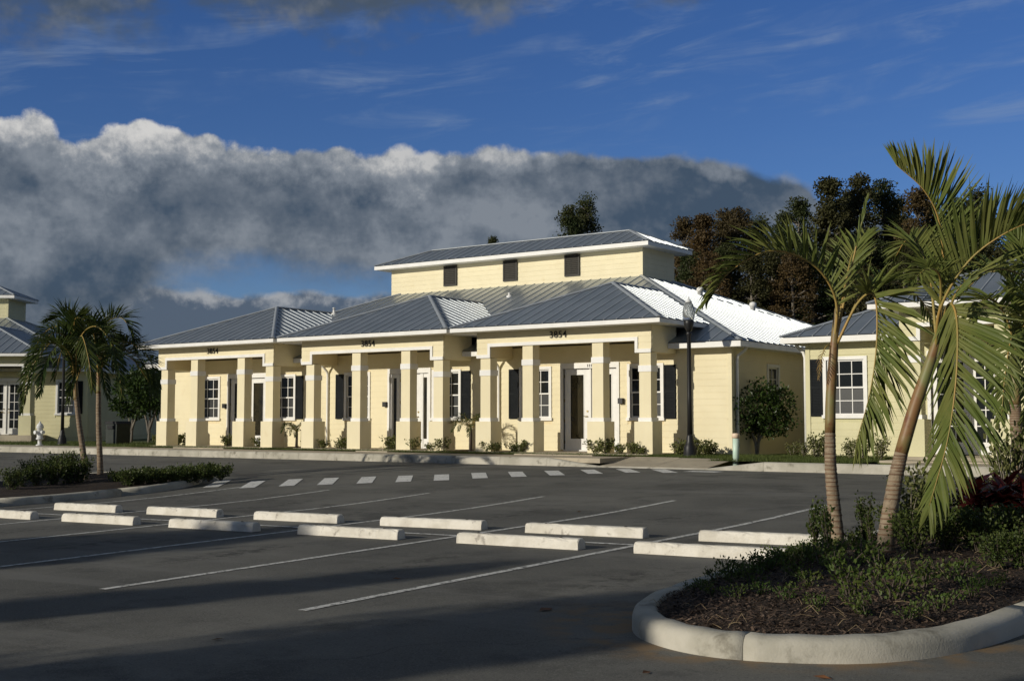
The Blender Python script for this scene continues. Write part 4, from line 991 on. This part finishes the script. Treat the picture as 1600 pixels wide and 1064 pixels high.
o = link('red_cordyline', CO[0]); p = at(1131, 703, 35.0); o.location = (p.x, p.y, -.06); o.scale = (.72, .72, .78); tag(o, 'small red cordyline at the corner of the yellow building', 'cordyline')
# planting on the left island
G2 = 'shrubs of the low hedge on the left island'
for k in range(9):
    t = k / 8; x, y = on_lot(178 + t * 148, 772 - t * 14)[:2]; y += .35
    plant('hedge', 'hedge_shrub', x, y, bed_z(ISL, x, y, .12) - .02, rnd.uniform(.58, .70), 'clipped low hedge shrub along the island edge beside the bushy palms', 'hedge', G2)
    plant('hedge', 'hedge_shrub', x - .75, y + .35, bed_z(ISL, x, y, .12) - .02, rnd.uniform(.58, .74), 'clipped low hedge shrub along the island edge beside the bushy palms', 'hedge', G2)
for px, py, s in [(20, 778, 1.1), (45, 776, 1.3), (70, 774, 1.5), (95, 772, 1.7), (112, 770, 1.5), (5, 782, 1.2), (35, 765, 1.3), (60, 762, 1.5), (90, 760, 1.6)]:
    x, y = on_lot(px, py)[:2]; plant('bush', 'bush', x, y + .2, bed_z(ISL, x, y, .12), s * .72, 'wild dark bush left of the bushy palm trunks on the hedge island', 'bush', 'wild bushes on the hedge island')
# porch planting
G3 = 'low pale shrubs along the porches'
for px, d in [(247, 47.5), (262, 47), (276, 46.5), (289, 46.3), (357, 44), (370, 43.7), (383, 43.5), (405, 43), (418, 42.6), (482, 41.4), (494, 41.2), (506, 41), (530, 40.6), (541, 40.4), (608, 39.2), (620, 39), (643, 38.6), (676, 38), (690, 37.8), (763, 36.8), (775, 36.6), (805, 36.1), (815, 36), (932, 34.6), (945, 34.4), (968, 34.1), (990, 33.8), (1000, 33.7), (1062, 33.6), (1072, 33.5), (1092, 33.4), (1102, 33.2), (1112, 33.4)]:
    p = at(px, 700, d); plant('porch', 'porch_shrub', p.x, p.y, -.08, rnd.uniform(.75, 1.15), 'small pale green shrub in the planting strip before the porches', 'shrub', G3)
for px, d, s in [(1238, 32.6, .8), (1255, 32.0, .9), (1275, 31.2, 1.2), (1284, 31.2, 1.25), (1330, 30.4, 1.0), (1345, 30.0, 1.1), (1375, 29.6, 1.2)]:
    p = at(px, 700, d); plant('ochre', 'porch_shrub', p.x, p.y, -.08, s * .8, 'pale leafy shrub before the window of the greenish building', 'shrub', 'pale shrubs before the greenish building')
def small_palm(label, px, d, h, seed):
    p = at(px, 700, d); root = empty('young_palm', (p.x, p.y, -.08)); tag(root, label, 'palm')
    MB().tube([(0, 0, -.05), (.02, 0, h * .45), (0, .02, h * .55)], [.05, .04, .03], 8).build('trunk', M['bark'], root)
    rr = random.Random(seed)
    for k in range(13):
        a = k * 2.4 + rr.uniform(-.3, .3); L = h * rr.uniform(.42, .6); e = rr.uniform(.1, 1.2); c = Vector((math.cos(a), math.sin(a), 0))
        P = [Vector((0, 0, h * .52)), c * L * .4 + Vector((0, 0, h * .52 + L * .45 * e)), c * L * .8 + Vector((0, 0, h * .52 + L * .4 * e)), c * L * 1.05 + Vector((0, 0, h * .52 + L * (.4 * e - .35)))]
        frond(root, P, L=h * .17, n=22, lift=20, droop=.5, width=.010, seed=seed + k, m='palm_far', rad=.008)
small_palm('young feathery palm between the two numbered porches by the black shutter', 735, 37.9, 1.45, 300)
small_palm('sparse young palm between the first two porches', 463, 42.4, 1.15, 330)

# ------------------------------------------------------------------ clipped tree by the alley
def blob_tree(label, name, loc, crown_c, crown_r, nclump, nleaf, L, lw, seed, barkm, leafm, stems, sr=.04):
    rr = random.Random(seed); root = empty(name, loc); tag(root, label, 'tree'); b = MB()
    for pts in stems: b.tube(catmull([Vector(p) for p in pts], 8), [sr * (1 - .6 * i / 8) for i in range(9)], 8)
    b.build('trunk', M[barkm], root); c = MB()
    for k in range(nclump):
        v = rv3(rr).normalized() * rr.uniform(.62, 1.0); cc = Vector((crown_c[0] + v.x * crown_r[0] * .82, crown_c[1] + v.y * crown_r[1] * .82, crown_c[2] + v.z * crown_r[2] * .82))
        cr = rr.uniform(.16, .30) * crown_r[0]
        for i in range(nleaf):
            q = rv3(rr).normalized(); p = cc + q * cr * rr.uniform(.55, 1.1); leaf(c, p, q + rv3(rr) * .9, rv3(rr), L * rr.uniform(.7, 1.3), lw)
    c.build('crown', M[leafm], root); return root
tl = at(1182, 704, 34.6)
blob_tree('round clipped tree with forked pale stems beside the yellow building wall', 'clipped_tree', (tl.x, tl.y, -.07), (0, 0, 1.30), (1.18, 1.18, .84), 60, 100, .085, .032, 12, 'bark_pale', 'topiary_leaf',
    [[(0, 0, -.1), (-.02, 0, .25), (-.16, .05, .55), (-.5, .1, .95)], [(.03, 0, -.1), (.05, .02, .4), (.05, .05, .8), (.1, 0, 1.2)], [(.04, 0, .1), (.1, -.02, .42), (.32, -.05, .68), (.55, -.1, 1.05)], [(0, 0, .3), (-.05, -.1, .55), (-.25, -.3, .95)], [(.1, 0, .45), (.2, .2, .7), (.3, .35, 1.1)]], .042)
# dark trees in the gap by the left building
for k, (px, d, s) in enumerate([(232, 52.5, 1.25), (205, 54, 1.05), (248, 56, 1.3)]):
    p = at(px, 690, d); blob_tree(['dark leafy tree against the end of the yellow building', 'thin dark tree by the olive building corner', 'dark tree filling the gap behind the yellow building'][k], 'garden_tree', (p.x, p.y, -.07), (0, 0, 1.9 * s), (.95 * s, .95 * s, 1.15 * s), 40, 60, .14, .05, 50 + k, 'bark_grey', 'topiary_leaf', [[(0, 0, -.1), (.05, 0, .6), (0, .05, 1.3), (.05, 0, 2.2)], [(0, 0, .5), (.3, 0, 1.1), (.5, .1, 1.7)], [(0, 0, .4), (-.3, .1, 1.0), (-.5, 0, 1.6)]], .06)

# ------------------------------------------------------------------ the wood behind, and the trees behind the camera
def tree_meshes(seed, H, base, rad, conic, nclump, nleaf, L, barkm, leafm, lean=.03):
    rr = random.Random(seed); t = MB(); c = MB()
    top_ = Vector((rr.uniform(-lean, lean) * H, rr.uniform(-lean, lean) * H, H * .96))
    C = catmull([Vector((0, 0, -.3)), Vector((top_.x * .2, top_.y * .3, H * .35)), Vector((top_.x * .7, top_.y * .6, H * .7)), top_], 12)
    r0 = H * .017 + .03; t.tube(C, [r0 * (1.25 if i == 0 else 1) * (1 - .9 * i / 12) for i in range(13)], 8)
    for k in range(nclump):
        u = rr.random() ** .85; z = base + (H - base) * u; env = rad * ((1 - u) ** .75 * (1 - conic) + conic * (1 - u) + .10) * rr.uniform(.35, 1.1) * (1 if u > .12 else .75)
        a = rr.uniform(0, 6.3); i = min(12, int(z / (H * .96) * 12)); s = C[i]; e = Vector((s.x + math.cos(a) * env, s.y + math.sin(a) * env, z + env * .22))
        t.tube([s - Vector((0, 0, env * .15)), s.lerp(e, .6), e], [r0 * .30 * (1 - u * .6), r0 * .17, r0 * .06], 4, False)
        cr = rad * rr.uniform(.13, .24)
        for q in range(nleaf):
            v = rv3(rr); p = e + Vector((v.x * cr * 1.25, v.y * cr * 1.25, v.z * cr * .8)); d = rv3(rr); d.z -= .1; leaf(c, p, d, rv3(rr), L * rr.uniform(.6, 1.4), L * .32 * rr.uniform(.7, 1.3))
    return t.mesh('trunk', M[barkm]), c.mesh('crown', M[leafm])
KIND = [tree_meshes(500 + i, 14, b_, r_w, cn, 120, 105, .155, 'bark_grey', 'forest_leaf') for i, (b_, r_w, cn) in enumerate([(2.2, 2.5, .85), (3, 2.0, 1.15), (2.0, 2.8, .5), (3.5, 2.4, 1.0), (1.6, 2.6, .7)])]
KIND_R = [(t_, c_.copy()) for t_, c_ in KIND]
for t_, c_ in KIND_R: c_.materials[0] = M['forest_rust']
def tree(x, y, h, k, label, group=None, w=1.0, z=-.1, rust=False):
    K_ = KIND_R if rust else KIND; root = empty('cypress_tree', (x, y, z), rnd.uniform(0, 6.28)); s = h / 14; root.scale = (s * w, s * w, s); tag(root, label, 'tree', group)
    link('trunk', K_[k][0], root); link('crown', K_[k][1], root); return root
GW = 'trees of the wood behind the buildings'; LW = 'tall dark green cypress in the wood behind the white roof'
def tree_px(px, top, d, k, w=1.0, label=LW, group=GW, rust=False):
    p = at(px, 600, d); h = (657 - top) * d / FPX + CZ + .2; return tree(p.x, p.y, h, k, label, group, w, rust=rust)
for px, top, d, k, w in [(1066, 348, 84, 3, 1.0), (1098, 342, 80, 1, 1.1), (1128, 332, 86, 0, 1.0), (1160, 328, 82, 2, .9), (1190, 345, 88, 4, 1.0), (1218, 338, 80, 0, .9), (1250, 318, 84, 3, 1.0), (1296, 284, 82, 1, 1.15), (1330, 300, 90, 2, .9), (1352, 280, 84, 0, 1.0), (1384, 284, 86, 2, .9), (1408, 310, 90, 4, 1.0), (1432, 302, 82, 3, 1.0), (1468, 318, 88, 0, 1.0), (1500, 312, 84, 2, .9), (1532, 300, 90, 4, 1.0), (1560, 330, 84, 0, 1.0), (1592, 335, 86, 3, 1.0), (1625, 320, 84, 2, 1.0),
                         (1080, 400, 76, 4, 1.0), (1112, 398, 74, 2, 1.0), (1145, 390, 76, 0, 1.0), (1178, 405, 74, 3, 1.0), (1210, 395, 76, 4, 1.1), (1244, 400, 74, 2, 1.0), (1278, 385, 75, 0, 1.0), (1312, 380, 77, 4, 1.0), (1346, 385, 75, 3, 1.0), (1380, 380, 76, 2, 1.0), (1416, 390, 74, 4, 1.0), (1452, 385, 76, 0, 1.0), (1488, 390, 75, 3, 1.0), (1524, 385, 76, 2, 1.0), (1560, 390, 76, 4, 1.0), (1600, 390, 76, 0, 1.0)]:
    ru_ = px in (1066, 1098, 1128, 1112, 1244, 1432, 1160); hi_ = top < 370
    tree_px(px, top, d, k, w * (1.2 if not hi_ else 1.0), ('rust brown ' if ru_ else 'dark green ') + ('tall cypress in the wood behind the white roof' if hi_ else 'shorter cypress at the front edge of the wood behind the white roof'), GW + (', rust brown' if ru_ else ', dark green') + ('' if hi_ else ', front edge'), ru_)
tree_px(890, 325, 82, 2, .85, 'lone dark tree crown rising behind the roof tower', 'trees above the roof tower'); tree_px(917, 313, 84, 4, .85, 'tallest tree crown rising behind the roof tower', 'trees above the roof tower')
tree_px(771, 376, 95, 1, .6, 'treetop just showing over the tower ridge', None)
for i in range(14): p = at(-60 + i * 45, 640, 120 + (i % 3) * 8); tree(p.x, p.y, 4.2 + (i % 4) * .6, i % 5, 'distant low tree on the skyline beyond the yellow building', 'distant low trees', 1.6)
OAK = [tree_meshes(600 + i, 7.6, 2.4, 3.0, .1, 60, 95, .30, 'bark', 'oak_leaf') for i in range(2)] + [tree_meshes(610, 8.4, 5.6, 1.5, .3, 34, 90, .26, 'bark', 'oak_leaf')]
def shade_tree(x, y, h, k, w, label):
    root = empty('street_tree', (x, y, lot_z(x, y)), rnd.uniform(0, 6)); s = h / (8.4 if k == 2 else 7.6); root.scale = (s * w, s * w, s); tag(root, label, 'tree', 'street trees behind the lot')
    link('trunk', OAK[k][0], root); link('crown', OAK[k][1], root)
for c, y, h, k, w, lb_ in [(-16.4, -14, 8.9, 0, .95, 'broad street tree shading the middle of the lot'), (-11.4, -14, 8.6, 1, .33, 'slim street tree between two broader ones'), (-7.9, -14, 8.9, 1, .50, 'street tree shading the end island'), (-7.7, -19, 10.4, 0, .40, 'taller street tree behind the one shading the end island'), (-16.6, -19, 10.4, 1, .75, 'taller street tree behind the broad one'), (-4.6, -13, 11.4, 2, .75, 'tall bare-stemmed street tree beyond the end island'), (-30.5, -13, 11.0, 1, .9, 'broad street tree shading the hedge island')]:
    shade_tree((c + y * .366) / .930, y, h, k, w, lb_)

# ------------------------------------------------------------------ street furniture
def lamp_post(label, px, py, d, ztop):
    p = at(px, py, d); z0 = -.07; H = ztop - z0; root = empty('lamp_post', (p.x, p.y, z0)); tag(root, label, 'street lamp', 'black acorn lamp posts')
    MB().lathe([(.20, -.05), (.20, .05), (.17, .08), (.16, .26), (.12, .34), (.095, .42), (.085, .55), (.07, .6)], 16).build('base', M['black'], root)
    b = MB(); n = 16; zt = H - .95
    b.lathe([(.068, .58), (.060, zt * .5), (.052, zt - .05), (.075, zt), (.075, zt + .04), (.055, zt + .08)], n); b.build('pole', M['black'], root)
    MB().lathe([(.055, zt + .06), (.10, zt + .16), (.13, zt + .28), (.135, zt + .36), (.115, zt + .38)], 16).build('lamp_holder', M['black'], root)
    g = MB().lathe([(.10, zt + .365), (.14, zt + .40), (.16, zt + .48), (.165, zt + .58), (.15, zt + .69), (.115, zt + .79), (.075, zt + .85)], 20).build('globe', M['globe'], root)
    MB().lathe([(.088, zt + .845), (.08, zt + .88), (.045, zt + .91), (.02, zt + .95), (.012, zt + 1.0), (0, zt + 1.01)], 14).build('finial', M['hydrant'], root)
lamp_post('black lamp post with clear acorn globe on the grass beside the yellow building', 1078, 700, 32.6, (657 - 466) * 32.6 / FPX + CZ)
lamp_post('black lamp post standing behind the bushy palms', 97, 690, 49.0, (657 - 519) * 49.0 / FPX + CZ)
p = at(1150, 715, 29.6); pv = empty('marker_post', (p.x, p.y, -.08)); tag(pv, 'pale green plastic pipe post with orange cap on the lawn', 'post')
MB().lathe([(.075, -.1), (.075, .57)], 14).build('pipe', M['pvc'], pv); MB().lathe([(.092, .55), (.092, .64), (.085, .66), (0, .67)], 14).build('pipe_cap', M['pvc_cap'], pv)
p = at(62, 690, 47.5); hy = empty('fire_hydrant', (p.x, p.y, WZ)); hy.scale = (.82, .82, .82); tag(hy, 'white fire hydrant on the pavement half behind palm fronds', 'hydrant')
MB().lathe([(.17, 0), (.17, .05), (.09, .06), (.09, .28), (.17, .29), (.17, .34), (.135, .36), (.135, .80), (.18, .82), (.18, .86)], 16).build('barrel', M['hydrant'], hy)
MB().lathe([(.165, .86), (.15, .95), (.10, 1.02), (.045, 1.05), (.045, 1.12), (0, 1.125)], 16).build('bonnet', M['hydrant'], hy)
for a in (0, math.pi / 2 * 3, math.pi):
    c, s = math.cos(a), math.sin(a); MB().tube([(c * .1, s * .1, .62), (c * .24, s * .24, .62), (c * .24, s * .24, .62), (c * .28, s * .28, .62)], [.075, .075, .09, .09], 12).build('outlet', M['hydrant'], hy)
p = at(184, 688, 50.5); bn = empty('litter_bin', (p.x, p.y, -.07)); tag(bn, 'dark boxy litter bin by the far lawn', 'bin')
b = MB(); b.prism([(-.33, 0), (.33, 0), (.36, .82), (-.36, .82)], 'y', -.33, .33); b.build('body', M['bin'], bn)
MB().prism([(-.38, .82), (.38, .82), (.33, .93), (-.33, .93)], 'y', -.36, .36).build('lid', M['black'], bn); MB().box(-.2, .2, -.375, -.33, .62, .76).build('flap', M['black'], bn)

# ------------------------------------------------------------------ planting strips, lawn, litter
def patch(name, m, x0, x1, y0, y1, z, seed, parent=None):
    rr = random.Random(seed); xs = frange(x0, x1, .5); ys = frange(y0, y1, .35); return grid_mesh(xs, ys, lambda x, y: z + rr.uniform(-.008, .012)).build(name, m, parent)
for x0, x1 in ((-37.6, -35.0), (-32.2, -26.4), (-24.9, -20.4), (-17.6, -16.2)):
    tag(patch('planting_strip', M['mulch_red'], x0, x1, 28.55, 29.18, -.055, int(x0 * 10)), kind='structure')
for x0, x1 in ((-31.0, -29.9), (-23.6, -22.6)): tag(patch('planting_strip', M['mulch_red'], x0, x1, 29.2, 30.9, -.05, int(x0 * 10)), kind='structure')
tag(patch('lawn', M['lawn'], -13.55, -9.95, KERB_Y + .19, 28.6, -.075, 11), kind='structure')
def grass(name, x0, x1, y0, y1, n, seed, z=-.07, h=.07):
    rr = random.Random(seed); b = MB()
    for i in range(n):
        x, y = rr.uniform(x0, x1), rr.uniform(y0, y1); a = rr.uniform(0, 6.3); hh = h * rr.uniform(.5, 1.4); w = .006; c, s = math.cos(a) * w, math.sin(a) * w; lx, ly = rr.uniform(-.04, .04), rr.uniform(-.04, .04)
        b.face([(x - c, y - s, z), (x + c, y + s, z), (x + lx, y + ly, z + hh)])
    tag(b.build(name, M['grass_blade']), kind='stuff', label='short mown grass between the pavement and the yellow building' if seed == 1 else 'thin strip of grass along the pavement', cat='grass')
grass('lawn_grass', -13.5, -9.95, 26.93, 31.5, 15000, 1); grass('lawn_grass', -16.2, -13.5, 28.5, 31.0, 6000, 1); grass('verge_grass', -37.5, -16.0, 28.46, 29.1, 14000, 2, -.06, .06); grass('verge_grass', -52, -38, 28.5, 34, 12000, 3, -.07, .08)
for px, py, s in [(853, 953, .11), (1010, 1052, .05), (620, 905, .05), (1285, 1060, .06), (340, 1000, .05), (905, 800, .05)]:
    p = on_lot(px, py); b = MB(); b.face([(-s, 0, .006), (0, -s * .42, .02), (s, 0, .012), (0, s * .42, .008)]); o = b.build('fallen_leaf', M['dead_leaf']); o.location = p; o.rotation_euler.z = px
    tag(o, 'dry brown leaf lying on the asphalt', 'leaf', 'fallen leaves on the asphalt')
